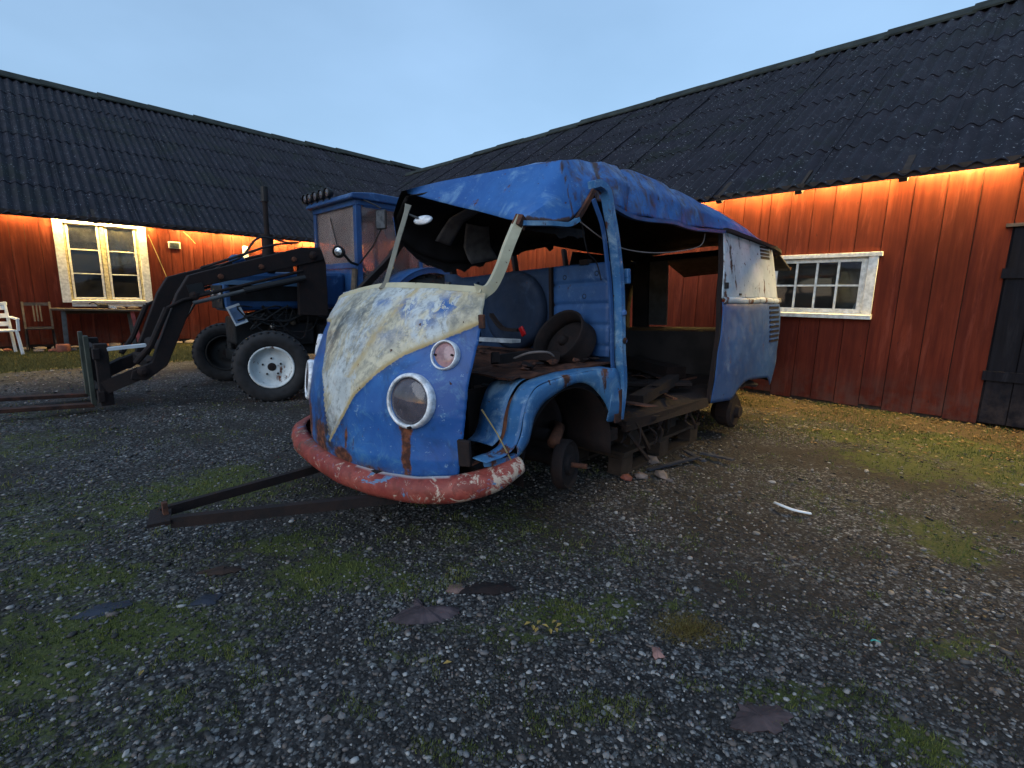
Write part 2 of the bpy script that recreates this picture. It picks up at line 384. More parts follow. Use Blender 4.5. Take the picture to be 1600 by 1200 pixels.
def strip_at(x, y):
    d = wall_dist(x, y, BR, nR); return np.clip((1.25 + .7 * (fbm(x, y, 1.2, 21) - .5) - d) / .7, 0, 1) * (d > -.5)

def ground():
    def axis(a, b, st, ext):
        c = list(np.arange(a, b, st)); s_ = st
        lo = []; x = a
        while x > -ext: s_ *= 1.35; x -= s_; lo.append(x)
        hi = []; x = b; s_ = st
        while x < ext: hi.append(x); s_ *= 1.35; x += s_
        hi.append(x); return np.array(lo[::-1] + c + hi)
    X = axis(-7, 6, .05, 220); Y = axis(.2, 9, .05, 220)
    gx, gy = np.meshgrid(X, Y, indexing='ij'); x = gx.ravel(); y = gy.ravel()
    z = .02 * (fbm(x, y, 1.1, 1) - .5) + .012 * (fbm(x, y, 6, 2) - .5)
    mo = moss_at(x, y); z += .008 * mo
    nx, ny = len(X), len(Y); i = np.arange(nx - 1)[:, None]; j = np.arange(ny - 1)[None, :]
    a = i * ny + j; q = np.stack([a, a + ny, a + ny + 1, a + 1], -1).reshape(-1, 4)
    me = bpy.data.meshes.new('ground'); me.vertices.add(len(x)); me.vertices.foreach_set('co', np.stack([x, y, z], 1).ravel())
    me.loops.add(q.size); me.loops.foreach_set('vertex_index', q.ravel()); me.polygons.add(len(q))
    me.polygons.foreach_set('loop_start', np.arange(len(q)) * 4); me.polygons.foreach_set('loop_total', np.full(len(q), 4)); me.update(calc_edges=True)
    me.polygons.foreach_set('use_smooth', np.ones(len(q), bool))
    for k, arr in (('moss', mo), ('lawn', lawn_at(x, y)), ('strip', strip_at(x, y))):
        me.attributes.new(k, 'FLOAT', 'POINT').data.foreach_set('value', arr.astype(np.float32))
    t = NT('gravel_and_moss'); co = t.co(world=True)
    vo = t.n('ShaderNodeTexVoronoi'); vo.inputs['Scale'].default_value = 62; t.l(co, vo.inputs['Vector'])
    vo2 = t.n('ShaderNodeTexVoronoi'); vo2.inputs['Scale'].default_value = 130; t.l(co, vo2.inputs['Vector'])
    rs = t.n('ShaderNodeSeparateColor'); t.l(vo.outputs['Color'], rs.inputs[0])
    rs2 = t.n('ShaderNodeSeparateColor'); t.l(vo2.outputs['Color'], rs2.inputs[0])
    c1 = t.mix(t.ramp(rs.outputs[0], .45, 1.0), (.020, .018, .018), (.125, .118, .115))
    c1 = t.mix(t.ramp(rs.outputs[1], .90, .93), c1, (.30, .30, .29))
    c2 = t.mix(t.ramp(rs2.outputs[0], .5, 1.0), (.015, .014, .014), (.09, .085, .083))
    c2 = t.mix(t.ramp(rs2.outputs[1], .92, .94), c2, (.30, .30, .30))
    c = t.mix(.5, c1, c2)
    soil = t.mix(t.noise(9, 6, .7, co), (.018, .016, .015), (.045, .038, .033))
    c = t.mix(t.ramp(t.noise(1.3, 6, .65, co), .42, .62), c, soil)
    gaps = t.ramp(vo.outputs['Distance'], .45, .75); c = t.mix(t.math('MULTIPLY', gaps, .6), c, (.012, .011, .011))
    mf = t.math('MULTIPLY', t.attr('moss'), 1.0)
    mm = t.ramp(t.math('ADD', t.math('MULTIPLY', mf, .75), t.math('MULTIPLY', t.noise(16, 8, .82, co, .6), 2.0)), 1.30, 1.56)
    gr = t.mix(t.noise(30, 5, .7, co), (.026, .033, .010), (.088, .10, .024))
    c = t.mix(t.math('MULTIPLY', mm, .9), c, gr)
    lw = t.ramp(t.math('ADD', t.attr('lawn'), t.math('MULTIPLY', t.noise(5, 6, .7, co), .5)), .5, .85)
    c = t.mix(lw, c, t.mix(t.noise(14, 6, .7, co), (.07, .06, .018), (.13, .115, .03)))
    sw = t.ramp(t.math('ADD', t.attr('strip'), t.math('MULTIPLY', t.noise(7, 6, .7, co), .7)), .6, .95)
    c = t.mix(t.math('MULTIPLY', sw, .9), c, t.mix(t.noise(22, 6, .75, co), (.030, .021, .014), (.095, .066, .038)))
    t.col(c); t.rough(.9); t.b.inputs['Specular IOR Level'].default_value = .2
    hh = t.math('ADD', t.math('MULTIPLY', vo.outputs['Distance'], -.8), t.math('MULTIPLY', t.noise(80, 6, .7, co), .8)); t.bump(hh, .7, .012)
    me.materials.append(t.m)
    o = bpy.data.objects.new('ground', me); COL.objects.link(o); kind(o, 'structure'); o['label'] = 'dark gravel farmyard with moss patches between the barns'
    return o
GROUND = ground()
def gz(x, y):
    x = np.atleast_1d(np.array(x, float)); y = np.atleast_1d(np.array(y, float))
    return .02 * (fbm(x, y, 1.1, 1) - .5) + .012 * (fbm(x, y, 6, 2) - .5) + .008 * moss_at(x, y)

ICO_V = None
def ico():
    p = (1 + 5 ** .5) / 2
    v = np.array([(-1, p, 0), (1, p, 0), (-1, -p, 0), (1, -p, 0), (0, -1, p), (0, 1, p), (0, -1, -p), (0, 1, -p), (p, 0, -1), (p, 0, 1), (-p, 0, -1), (-p, 0, 1)], float)
    v /= np.linalg.norm(v[0])
    f = np.array([(0, 11, 5), (0, 5, 1), (0, 1, 7), (0, 7, 10), (0, 10, 11), (1, 5, 9), (5, 11, 4), (11, 10, 2), (10, 7, 6), (7, 1, 8), (3, 9, 4), (3, 4, 2), (3, 2, 6), (3, 6, 8), (3, 8, 9), (4, 9, 5), (2, 4, 11), (6, 2, 10), (8, 6, 7), (9, 8, 1)])
    return v, f
def tri_mesh(name, V, Fc, mat, attrs=None, smooth=False):
    me = bpy.data.meshes.new(name); me.vertices.add(len(V)); me.vertices.foreach_set('co', V.astype(np.float32).ravel())
    k = Fc.shape[1]
    me.loops.add(Fc.size); me.loops.foreach_set('vertex_index', Fc.astype(np.int32).ravel()); me.polygons.add(len(Fc))
    me.polygons.foreach_set('loop_start', np.arange(len(Fc)) * k); me.polygons.foreach_set('loop_total', np.full(len(Fc), k)); me.update(calc_edges=True)
    if attrs:
        for n_, a in attrs.items(): me.attributes.new(n_, 'FLOAT', 'POINT').data.foreach_set('value', a.astype(np.float32))
    if smooth: me.polygons.foreach_set('use_smooth', np.ones(len(Fc), bool))
    me.materials.append(mat); return me
def scatter_xy(n, near=.9, far=7.5, p=1.7):
    """random spots in the yard, denser toward where the photographer stands"""
    u = rng.random(n); d = (near ** (1 - p) + u * (far ** (1 - p) - near ** (1 - p))) ** (1 / (1 - p))
    a = (rng.random(n) - .5) * R(112)
    return d * np.sin(a), d * np.cos(a)

def stone_mat():
    t = NT('mixed_gravel_stone'); a = t.attr('tone'); x = t.n('ShaderNodeValToRGB'); t.l(a, x.inputs[0])
    cr = x.color_ramp; cr.elements[0].color = (.016, .014, .013, 1); cr.elements[1].color = (.38, .365, .35, 1); cr.elements[1].position = 1
    for pos, c in ((.35, (.040, .036, .034)), (.6, (.085, .078, .074)), (.72, (.13, .10, .085)), (.82, (.15, .155, .165)), (.9, (.17, .15, .135))):
        e = cr.elements.new(pos); e.color = c + (1,)
    t.col(t.mix(t.math('MULTIPLY', t.noise(60, 4, .6, t.co(world=True)), .35), x.outputs[0], (.02, .02, .02))); t.rough(.55); t.b.inputs['Specular IOR Level'].default_value = .3; return t.m
STONE = stone_mat()
def gravel():
    n = 72000; x, y = scatter_xy(n, .9, 9.5, 1.4); mo = moss_at(x, y); ln = np.maximum(lawn_at(x, y), strip_at(x, y) * .7)
    keep = rng.random(n) > np.clip(mo * .6 + ln * .95, 0, .97); dens = fbm(x, y, 1.3, 33); keep &= rng.random(n) < np.clip((dens - .2) * 2.2, .15, 1)
    x, y = x[keep], y[keep]; n = len(x)
    d = np.hypot(x, y)
    r = .0035 + .0045 * rng.random(n) ** 2 + .008 * (rng.random(n) > .96) * rng.random(n); r *= (.75 + .16 * d)
    V, Fc = ico(); k = len(V)
    P = V[None] * (1 + .25 * rng.standard_normal((n, k, 1)) * .8)
    P = P * np.stack([1 + .5 * rng.random(n), .7 + .4 * rng.random(n), .42 + .25 * rng.random(n)], 1)[:, None, :]
    th = rng.random(n) * 6.28; c, s = np.cos(th)[:, None], np.sin(th)[:, None]
    P = np.stack([P[..., 0] * c - P[..., 1] * s, P[..., 0] * s + P[..., 1] * c, P[..., 2]], -1) * r[:, None, None]
    P += np.stack([x, y, gz(x, y) + r * .22], 1)[:, None, :]
    tone = np.repeat(rng.random(n) ** 1.2, k)
    me = tri_mesh('gravel', P.reshape(-1, 3), (Fc[None] + (np.arange(n) * k)[:, None, None]).reshape(-1, 3), STONE, {'tone': tone})
    o = bpy.data.objects.new('gravel', me); COL.objects.link(o); kind(o, 'stuff'); o['label'] = 'loose grey gravel strewn over the yard'; o['category'] = 'gravel'
gravel()
def pebbles():
    V, Fc = ico(); meshes = []
    for i in range(14):
        import bmesh
        bm = bmesh.new(); bmesh.ops.create_icosphere(bm, subdivisions=1, radius=1)
        sd_ = rng.random(3) * 50; sc = (1 + .5 * rng.random(), .75 + .3 * rng.random(), .4 + .2 * rng.random())
        for v in bm.verts:
            v.co *= 1 + .35 * noise.noise(v.co * 1.3 + Vector(sd_)); v.co = Vector((v.co.x * sc[0], v.co.y * sc[1], v.co.z * sc[2]))
        me = bpy.data.meshes.new('stone'); bm.to_mesh(me); bm.free(); me.materials.append(STONE)
        tn = (.5, .62, .8, .88, .93, .97, .55, .7, .86, .9, .4, .95, .84, .6)[i]
        me.attributes.new('tone', 'FLOAT', 'POINT').data.foreach_set('value', np.full(len(me.vertices), tn, np.float32)); meshes.append(me)
    x, y = scatter_xy(900, 1.0, 5.0, 1.9); mo = np.maximum(moss_at(x, y) * .5, lawn_at(x, y)); ok = rng.random(900) > mo; x, y = x[ok][:275], y[ok][:275]
    z = gz(x, y)
    for i in range(len(x)):
        d = math.hypot(x[i], y[i]); r = (.007 + .009 * random.random() ** 1.5) * (.62 + .17 * d)
        o = bpy.data.objects.new('stone', meshes[random.randrange(14)]); COL.objects.link(o); o.parent = GROUND
        o.location = (x[i], y[i], z[i] + r * .2); o.scale = (r,) * 3; o.rotation_euler = (random.uniform(-.2, .2), random.uniform(-.2, .2), random.random() * 6.3)
pebbles()

def blades(name, x, y, h, wd, mat, tone, label, lean=.6):
    n = len(x); z = gz(x, y) - .002; th = rng.random(n) * 6.28; c, s = np.cos(th), np.sin(th)
    la = rng.random(n) * 6.28; ll = lean * h * rng.random(n)
    A = np.stack([x - c * wd, y - s * wd, z], 1); B = np.stack([x + c * wd, y + s * wd, z], 1)
    T = np.stack([x + np.cos(la) * ll, y + np.sin(la) * ll, z + h], 1)
    P = np.stack([A, B, T], 1).reshape(-1, 3)
    me = tri_mesh(name, P, np.arange(n * 3).reshape(-1, 3), mat, {'tone': np.repeat(tone, 3)})
    o = bpy.data.objects.new(name, me); COL.objects.link(o); kind(o, 'stuff'); o['label'] = label; o['category'] = name.replace('_', ' '); return o
def tone_mat(name, cols, rough=.7):
    t = NT(name); x = t.n('ShaderNodeValToRGB'); t.l(t.attr('tone'), x.inputs[0]); cr = x.color_ramp
    cr.elements[0].color = cols[0] + (1,); cr.elements[1].color = cols[-1] + (1,)
    for i, c in enumerate(cols[1:-1]): cr.elements.new((i + 1) / (len(cols) - 1)).color = c + (1,)
    t.col(x.outputs[0]); t.rough(rough); return t.m
GRASS = tone_mat('moss_and_grass', [(.030, .042, .008), (.062, .080, .016), (.105, .122, .026), (.14, .125, .035)])
n = 260000; x, y = scatter_xy(n, .9, 8.0, 1.5); mo = moss_at(x, y); k = rng.random(n) < np.clip((mo * .8 + 2.0 * (fbm(x, y, 13, 40) - .5) - .26) * 2.6, 0, 1)
x, y = x[k][:150000], y[k][:150000]; d = np.hypot(x, y); cl = fbm(x, y, 9, 50)
blades('moss', x, y, (.005 + .026 * rng.random(len(x)) * cl) * (.7 + .16 * d), .0014 * (.6 + .35 * d), GRASS, np.clip(cl * 1.1 - .1 + .25 * rng.standard_normal(len(x)) * .5, 0, 1), 'green moss and short grass growing through the gravel')
# lawn by the left barn
n = 150000; a = rng.random(n) * 13 - 4; dd = rng.random(n) * 3.7 - .05; x = BL.x + uL.x * a - nL.x * dd; y = BL.y + uL.y * a - nL.y * dd; k = rng.random(n) < lawn_at(x, y)
x, y = x[k], y[k]; blades('lawn_grass', x, y, .02 + .035 * rng.random(len(x)), np.full(len(x), .006), tone_mat('dry_lawn', [(.045, .045, .012), (.09, .085, .022), (.14, .12, .035)]), rng.random(len(x)), 'short yellow green grass along the left barn')
# grass and leaf litter along the right barn
n = 55000; a = rng.random(n) * 9 - 6.5; dd = rng.random(n) ** 1.3 * 2.4 + .02; x = BR.x + uR.x * a - nR.x * dd; y = BR.y + uR.y * a - nR.y * dd
k = rng.random(n) < np.clip((fbm(x, y, 2.2, 60) - .47) * 5, .02, .9); x, y = x[k], y[k]
blades('verge_grass', x, y, .012 + .045 * rng.random(len(x)) * fbm(x, y, 4, 71), np.full(len(x), .0028), GRASS, np.clip(.45 + .3 * rng.standard_normal(len(x)), 0, 1), 'tufts of grass growing along the foot of the right barn')
def litter():
    n = 4200; a = rng.random(n) * 8.5 - 6.5; dd = rng.random(n) ** 1.6 * 2.0 + .03; x = BR.x + uR.x * a - nR.x * dd; y = BR.y + uR.y * a - nR.y * dd; z = gz(x, y) + .006 + rng.random(n) * .01
    s = .009 + .014 * rng.random(n); th = rng.random(n) * 6.28; Q = []
    for (u, v, w) in ((-1, 0, 0), (0, -.55, .25), (1, 0, 0), (0, .55, .25)):
        Q.append(np.stack([x + (u * np.cos(th) - v * np.sin(th)) * s, y + (u * np.sin(th) + v * np.cos(th)) * s, z + (w + .5 * (rng.random(n) - .3)) * s], 1))
    P = np.stack(Q, 1).reshape(-1, 3)
    me = tri_mesh('leaf_litter', P, np.arange(n * 4).reshape(-1, 4), tone_mat('dead_leaves', [(.03, .018, .010), (.085, .05, .02), (.16, .10, .045), (.14, .12, .08)]), {'tone': np.repeat(rng.random(n), 4)})
    o = bpy.data.objects.new('leaf_litter', me); COL.objects.link(o); kind(o, 'stuff'); o['label'] = 'brown dead leaves lying along the right barn wall'; o['category'] = 'leaf litter'
litter()

# ------------------------------------------------------------------ barns
SL = R(34)
def sheet_mesh(width, length, waves, steep=0):
    mb = MB(); seg = 6; n = waves * seg; rows = []
    for iy, s in enumerate((0, .5, 1)):
        row = []
        for i in range(n + 1):
            t = i / n; row.append((t * width, s * length, .024 * math.cos(t * waves * 2 * math.pi)))
        rows.append(row)
    mb.grid(rows)
    # thickness lip at the lower edge and underside
    low = [(p[0], p[1], p[2] - .008) for p in rows[0]]; back = [(p[0], p[1], p[2] - .008) for p in rows[2]]
    mb.grid([low, rows[0]]); mb.grid([back, low])
    me = mb.mesh('roof_sheet', M['roof'], True); me.set_sharp_from_angle(angle=R(50)); return me
def make_roof(root, x0, x1, over, zE, L, rows, sw, clip=None, ridge=True):
    waves = 7; exp = L / rows; me = sheet_mesh(sw + .03, exp + .14, waves)
    Rx = Matrix.Rotation(SL, 4, 'X')
    k = 0; x = x0
    while x < x1 - .01:
        for r in range(rows):
            if clip and clip(x + sw / 2, r, exp): continue
            o = bpy.data.objects.new('roof_sheet', me); COL.objects.link(o); o.parent = root
            off = Vector((x + random.uniform(-.008, .008), 0, 0)); s = r * exp + random.uniform(-.015, .015)
            o.matrix_local = Matrix.Translation(Vector((off.x, -over + s * math.cos(SL), zE + s * math.sin(SL) + .010 + (k % 2) * .0015))) @ Rx @ Matrix.Rotation(-.011, 4, 'X') @ Matrix.Rotation(random.uniform(-.004, .004), 4, 'Z')
        k += 1; x += sw
    yr = -over + L * math.cos(SL); zr = zE + L * math.sin(SL)
    mb = MB(); w_ = .26; n_ = 6; rr = []
    for s, xx in ((0, 0), (1, 1.16)):
        rr.append([(xx, -w_ * math.cos(SL), -w_ * math.sin(SL) + .075), (xx, -.06, .055), (xx, 0, .10), (xx, .06, .055), (xx, w_ * math.cos(SL), -w_ * math.sin(SL) + .075)])
    mb.grid(rr); low = [[(p[0], p[1], p[2] - .03) for p in r_] for r_ in rr]; mb.grid([low[0], rr[0]]); mb.grid([rr[1], low[1]]); mb.grid([[rr[0][0], rr[1][0]], [low[0][0], low[1][0]]])
    cap = mb.mesh('ridge_cap', M['ridge'])
    x = x0 - .05
    while x < x1 and ridge:
        o = bpy.data.objects.new('ridge_cap', cap); COL.objects.link(o); o.parent = root
        o.location = (x, yr, zr + random.uniform(-.01, .02)); o.rotation_euler = (0, R(random.uniform(.3, 1.3)), 0); x += 1.1
    return yr, zr

def boards(root, x0, x1, ztop, holes, width=.22, mat='board', yoff=0.0, var=.03, z0=.04):
    """vertical boards, split round openings (xa, xb, za, zb)"""
    x = x0; i = 0
    while x < x1:
        w_ = width + random.uniform(-var, var); segs = [(z0, ztop)]
        for (xa, xb, za, zb) in holes:
            if x + w_ > xa + .01 and x < xb - .01:
                if x < xa - .02: w_ = xa - x
                elif x + w_ > xb + .02 and x < xb: w_ = max(.04, xb - x)
        for (xa, xb, za, zb) in holes:
            if x + w_ / 2 > xa and x + w_ / 2 < xb:
                new = []
                for (a, b) in segs:
                    if za > a: new.append((a, min(b, za)))
                    if zb < b: new.append((max(a, zb), b))
                segs = new
        for (a, b) in segs:
            if b - a < .03: continue
            mb = MB(); g = .0035; d = random.uniform(0, .006); lo = a + (random.uniform(-.02, .02) if a == z0 else 0)
            mb.box((x + w_ / 2, .012 + yoff - d, (lo + b) / 2), (w_ - 2 * g, .024, b - lo)); mb.build('wall_board', M[mat], root)
        x += w_; i += 1

def window(root, x0, x1, z0, z1, kindw, cas=.1, y=-.002):
    """casing, frame, sashes with glazing bars and panes; interior seen through"""
    w = MB()
    w.box(((x0 + x1) / 2, .03, z0 + .03), (x1 - x0 - 2 * cas, .05, .05)); w.box(((x0 + x1) / 2, .03, z1 - .03), (x1 - x0 - 2 * cas, .05, .05))
    for xx in (x0 + cas + .01, x1 - cas - .01): w.box((xx, .03, (z0 + z1) / 2), (.04, .05, z1 - z0 - .12))
    f = w.build('window', M['white_wood'] if kindw == 'R' else M['old_wood_frame'], root, bev=.003)
    def part(nm, c, d, mat='white_wood', rot=None):
        return MB().box(c, d, rot).build(nm, M[mat], f, bev=.003)
    part('casing', (x0 + cas / 2, -.018, (z0 + z1) / 2 - .01), (cas, .03, z1 - z0))
    part('casing', (x1 - cas / 2, -.018, (z0 + z1) / 2 - .01), (cas, .03, z1 - z0))
    part('casing', ((x0 + x1) / 2, -.021, z1 - .02), (x1 - x0 + .06, .045, .045) if kindw == 'R' else (x1 - x0, .03, cas * .7))
    part('sill', ((x0 + x1) / 2, -.035, z0 + .01), (x1 - x0 - (2 * cas if kindw == 'L' else -.02), .075, .045), rot=(R(6), 0, 0))
    if kindw == 'L': part('casing', ((x0 + x1) / 2, -.016, z0 - .05), (x1 - x0 - 2 * cas, .022, .07))
    xi0, xi1, zi0, zi1 = x0 + cas + .03, x1 - cas - .03, z0 + .055, z1 - .055
    sashes = [(xi0, xi1)] if kindw == 'R' else [(xi0 + .01, (xi0 + xi1) / 2 - .045), ((xi0 + xi1) / 2 + .045, xi1 - .01)]
    if kindw == 'L': part('mullion', ((xi0 + xi1) / 2, .02, (zi0 + zi1) / 2), (.07, .05, zi1 - zi0), 'old_wood_frame')
    for (a, b) in sashes:
        s = .035; y_ = .022
        smat = 'white_wood' if kindw == 'R' else 'old_wood_frame'
        for c, d in ((((a + b) / 2, y_, zi0 + s / 2), (b - a, .03, s)), (((a + b) / 2, y_, zi1 - s / 2), (b - a, .03, s)), ((a + s / 2, y_, (zi0 + zi1) / 2), (s, .03, zi1 - zi0 - 2 * s)), ((b - s / 2, y_, (zi0 + zi1) / 2), (s, .03, zi1 - zi0 - 2 * s))):
            part('sash_rail', c, d, 'white_wood')
        nx, nz = (4, 2) if kindw == 'R' else (1, 3)
        xs = np.linspace(a + s, b - s, nx + 1); zs = np.linspace(zi0 + s, zi1 - s, nz + 1)
        for q in xs[1:-1]: part('glazing_bar', (q, y_, (zi0 + zi1) / 2), (.022, .024, zi1 - zi0 - 2 * s))
        for q in zs[1:-1]: part('glazing_bar', ((a + b) / 2, y_ + .001, q), (b - a - 2 * s, .022, .020))
        for i in range(nx):
            for j in range(nz):
                MB().box(((xs[i] + xs[i + 1]) / 2, y_ + .008, (zs[j] + zs[j + 1]) / 2), (xs[i + 1] - xs[i] - .008, .003, zs[j + 1] - zs[j] - .008), (R(random.uniform(-.6, .6)), 0, R(random.uniform(-.6, .6)))).build('pane', M['glass'], f)
    return f

def lamp(root, x, length, y, z, watt, r=.012):
    o = MB().tube([(x, y, z), (x + length, y, z)], r, 8).build('light_tube', emis('warm_lamp_%d' % int(watt * 10), WARM, watt * 25), root, smooth=False)
    return o

def barn(name, label, origin, ang, x0, x1, zE, over, L, rows, holes, clipf):
    root = thing(name, label, 'barn', frame_at(origin, ang))
    yr, zr = make_roof(root, x0, x1, over, zE, L, rows, 1.05, clipf)
    return root, yr, zr

# --- right barn
RX0, RX1 = -14.2, 3.2
zER = 2.385; zEL = 2.405; LR, LL = 5.95, 6.8
# window opening and door opening in wall coordinates
wR = (-1.48, -.345, 1.0, 1.69); dR = (.62, 1.75, .03, 1.87)
def clipR(x, r, e): return x < -11.83 - (r + 1) * e * math.cos(SL) + .3
rb, yrR, zrR = barn('barn', 'long red timber barn with dark corrugated roof and low white window on the right', BR, AR, -16.8, RX1, zER, .3, LR, 6, None, clipR)
boards(rb, -11.9, RX1, 2.42, [wR, dR], .225, var=.035)
wallB = MB()
for (a, b, c, d) in ((-11.9, wR[0], 0, 2.5), (wR[1], dR[0], 0, 2.5), (dR[1], RX1, 0, 2.5), (wR[0], wR[1], 0, wR[2]), (wR[0], wR[1], wR[3], 2.5), (dR[0], dR[1], dR[3], 2.5)):
    wallB.box(((a + b) / 2, .045, (c + d) / 2), (b - a - .002, .03, d - c - .002))
wallB.build('wall_backing', M['wood_dark'], rb)
window(rb, *wR[:2], wR[2], wR[3], 'R', cas=.085)
d = MB(); d.box(((dR[0] + dR[1]) / 2, .03, (dR[2] + dR[3]) / 2), (dR[1] - dR[0], .03, dR[3] - dR[2] - .01)); door = d.build('door', M['door'], rb)
xx = dR[0] + .01
while xx < dR[1] - .02:
    w_ = min(.19, dR[1] - .01 - xx); MB().box((xx + w_ / 2, -.003 - random.random() * .004, (dR[2] + dR[3]) / 2), (w_ - .008, .022, dR[3] - dR[2] - .03)).build('plank', M['door'], door); xx += w_
for zz in (.50, 1.45): MB().box(((dR[0] + dR[1]) / 2 - .02, -.028, zz), (dR[1] - dR[0] - .0, .02, .09)).build('door_rail', M['door'], door)
MB().box(((dR[0] + dR[1]) / 2, -.02, dR[3] + .008), (dR[1] - dR[0] + .1, .05, .03)).build('door_head', M['wood'], rb)
for xx in (-2.01, -1.13, -.21, .62, 1.5, 2.4, -2.9, -3.8, -4.7, -5.6, -6.5, -7.4, -8.3):
    MB().beam((xx, .10, zER + .25 - .03), (xx, -.25, zER - .018), .07, .085).build('rafter_tail', M['wood_dark'], rb)
# fascia lath
MB().box(((RX0 + 2.2 + RX1) / 2, -.262, zER + .012), (RX1 - RX0 - 2.2, .014, .07)).build('eaves_lath', M['wood_dark'], rb)
lamp(rb, -.16, 1.15, -.045, 2.475, 34, .010)
for (xx, l_, wt) in ((-1.95, .75, 13), (-1.05, .75, 16), (-2.85, .8, 12), (-3.75, .8, 13), (-4.7, .8, 14), (-5.6, .8, 14), (-6.5, .8, 14), (-7.6, .8, 14), (-8.9, .8, 14), (1.3, .9, 10)):
    lamp(rb, xx, l_, -.10, 2.455, wt * .88)
# gable, back and far roof
ww = MB(); D = 2 * (yrR)
ww.box(((-11.9 + RX1) / 2, D + .1, 1.2), (RX1 + 11.9, .05, 2.5))
ww.box((RX1 - .02, D / 2, 1.2), (.05, D, 2.5)); ww.build('outer_wall', M['board'], rb)
ww = MB(); ww.prism([(0, 0), (D, 0), (D / 2, D / 2 * math.tan(SL))], 0, .05, fn=lambda x, y, z: (RX1 - .05 + y, x, 2.45 + z)); ww.build('gable', M['board'], rb)
ww = MB(); ww.grid([[(RX0 - 2.6, yrR, zrR + .02), (RX1, yrR, zrR + .02)], [(RX0 - 2.6, D + .4, zER), (RX1, D + .4, zER)]]); ww.build('back_roof', M['roof'], rb, solid=.03)
# things seen inside the right window
MB().box((-.55, .22, 1.05), (.05, .03, .5), (0, R(18), 0)).build('inner_brace', M['white_plank'], rb)

# --- left barn
LX0, LX1 = -4.2, 5.85
wL = (-.2, 1.19, .90, 2.42)
def clipL(x, r, e): return x > 5.75 + (r + 1) * e * math.cos(SL) - .2
lb, yrL, zrL = barn('barn', 'red timber barn with tall two-sash window and lichened corrugated roof on the left', BL, AL, LX0, 11.6, zEL, .3, LL, 6, None, clipL)
w2 = (5.2, 6.4, .55, 1.25)
boards(lb, LX0, 6.4, 2.46, [wL, w2], .2, var=.02, z0=.1)
wallB = MB()
for (a, b, c, d) in ((LX0, wL[0], .06, 2.5), (wL[1], w2[0], .06, 2.5), (wL[0], wL[1], .06, wL[2]), (w2[0], w2[1], .06, w2[2]), (w2[0], w2[1], w2[3], 2.5)):
    wallB.box(((a + b) / 2, .045, (c + d) / 2), (b - a - .002, .03, d - c - .002))
wallB.build('wall_backing', M['wood_dark'], lb)
window(lb, *wL[:2], wL[2], wL[3], 'L', cas=.13)
window(lb, *w2[:2], w2[2], w2[3], 'R', cas=.085)
# curtain and pale blind behind the right sash, things inside
cu = MB(); rows_ = []
for j in range(9):
    rows_.append([(.56 + .5 * i / 20, .16 + .02 * math.sin(i * 1.3 + j * .2), 2.34 - j * .088 - (.03 * math.sin(i * .32 + .4) if j == 8 else 0)) for i in range(21)])
cu.grid(rows_); cu.build('curtain', simple('cream_curtain', (.62, .55, .42), .9, sc=6), lb, smooth=True, solid=.003)
cu = MB(); cu.grid([[(-.02 + .46 * i / 12, .17 + .012 * math.sin(i * 1.7), 2.34 - j * .3) for i in range(13)] for j in range(2)]); cu.build('curtain', simple('grey_curtain', (.34, .34, .33), .9), lb, smooth=True, solid=.003)
MB().box((1.665, -.012, 2.09), (.21, .03, .135)).build('vent_frame', M['white_wood'], lb, bev=.004)
vg = MB()
for i in range(6): vg.box((1.665, -.032, 2.04 + i * .019), (.17, .012, .008), (R(30), 0, 0))
vg.build('vent_grille', M['grey_panel'], lb)
lamp_ = MB().box((3.02, -.05, 2.03), (.11, .08, .30)).build('wall_lamp', M['plastic_white'], lb, bev=.02, label='white oblong lamp housing')
MB().tube([(1.23, -.02, 2.26), (1.35, -.03, 1.85), (1.57, -.03, 1.07)], .006, 6).build('cable', M['yellowed'], lb)
MB().tube([(1.85, -.02, 2.38), (1.95, -.02, 2.28), (2.05, -.02, 2.15)], .005, 6).build('cable', M['yellowed'], lb)
for xx in (-.88, 1.65, 2.42, -1.8, .4, 3.3, 4.2, 5.1):
    MB().beam((xx, .10, zEL + .22), (xx, -.25, zEL - .012), .06, .08).build('rafter_tail', M['wood_dark'], lb)
MB().box(((LX0 + 5.6) / 2, -.262, zEL + .020), (5.6 - LX0, .014, .10)).build('eaves_lath', M['wood_dark'], lb)
for (xx, l_, wt) in ((-.22, .75, 26), (.6, .7, 24), (-.95, .55, 9), (-2.3, .8, 12), (1.6, .75, 18), (2.55, .6, 26), (3.3, .7, 30), (4.2, .8, 34), (5.0, .7, 34)):
    lamp(lb, xx, l_, -.115 if xx < 1.5 else -.16, 2.455 if xx < 1.5 else 2.445, wt * 1.1)
# stone footing
for i in range(46):
    xx = -4 + i * .215 + random.uniform(-.04, .04); s = random.uniform(.07, .12)
    mb = MB(); V, Fc = ico(); mb.add([(v[0] * s * 1.1, v[1] * s * .55, v[2] * s * .55) for v in V * (1 + .15 * rng.standard_normal((12, 1)))], [tuple(int(k) for k in f) for f in Fc])
    o = mb.build('foundation_stone', M['redclay'] if random.random() < .35 else M['stone'], lb, smooth=False); o.location = (xx, .0, .04)
ww = MB(); D = 2 * yrL; ww.box(((LX0 + 6) / 2, D + .1, 1.2), (6 - LX0, .05, 2.5)); ww.box((LX0 + .02, D / 2, 1.2), (.05, D, 2.5)); ww.build('outer_wall', M['board'], lb)
ww = MB(); ww.prism([(0, 0), (D, 0), (D / 2, D / 2 * math.tan(SL))], 0, .05, fn=lambda x, y, z: (LX0 + y, x, 2.45 + z)); ww.build('gable', M['board'], lb)
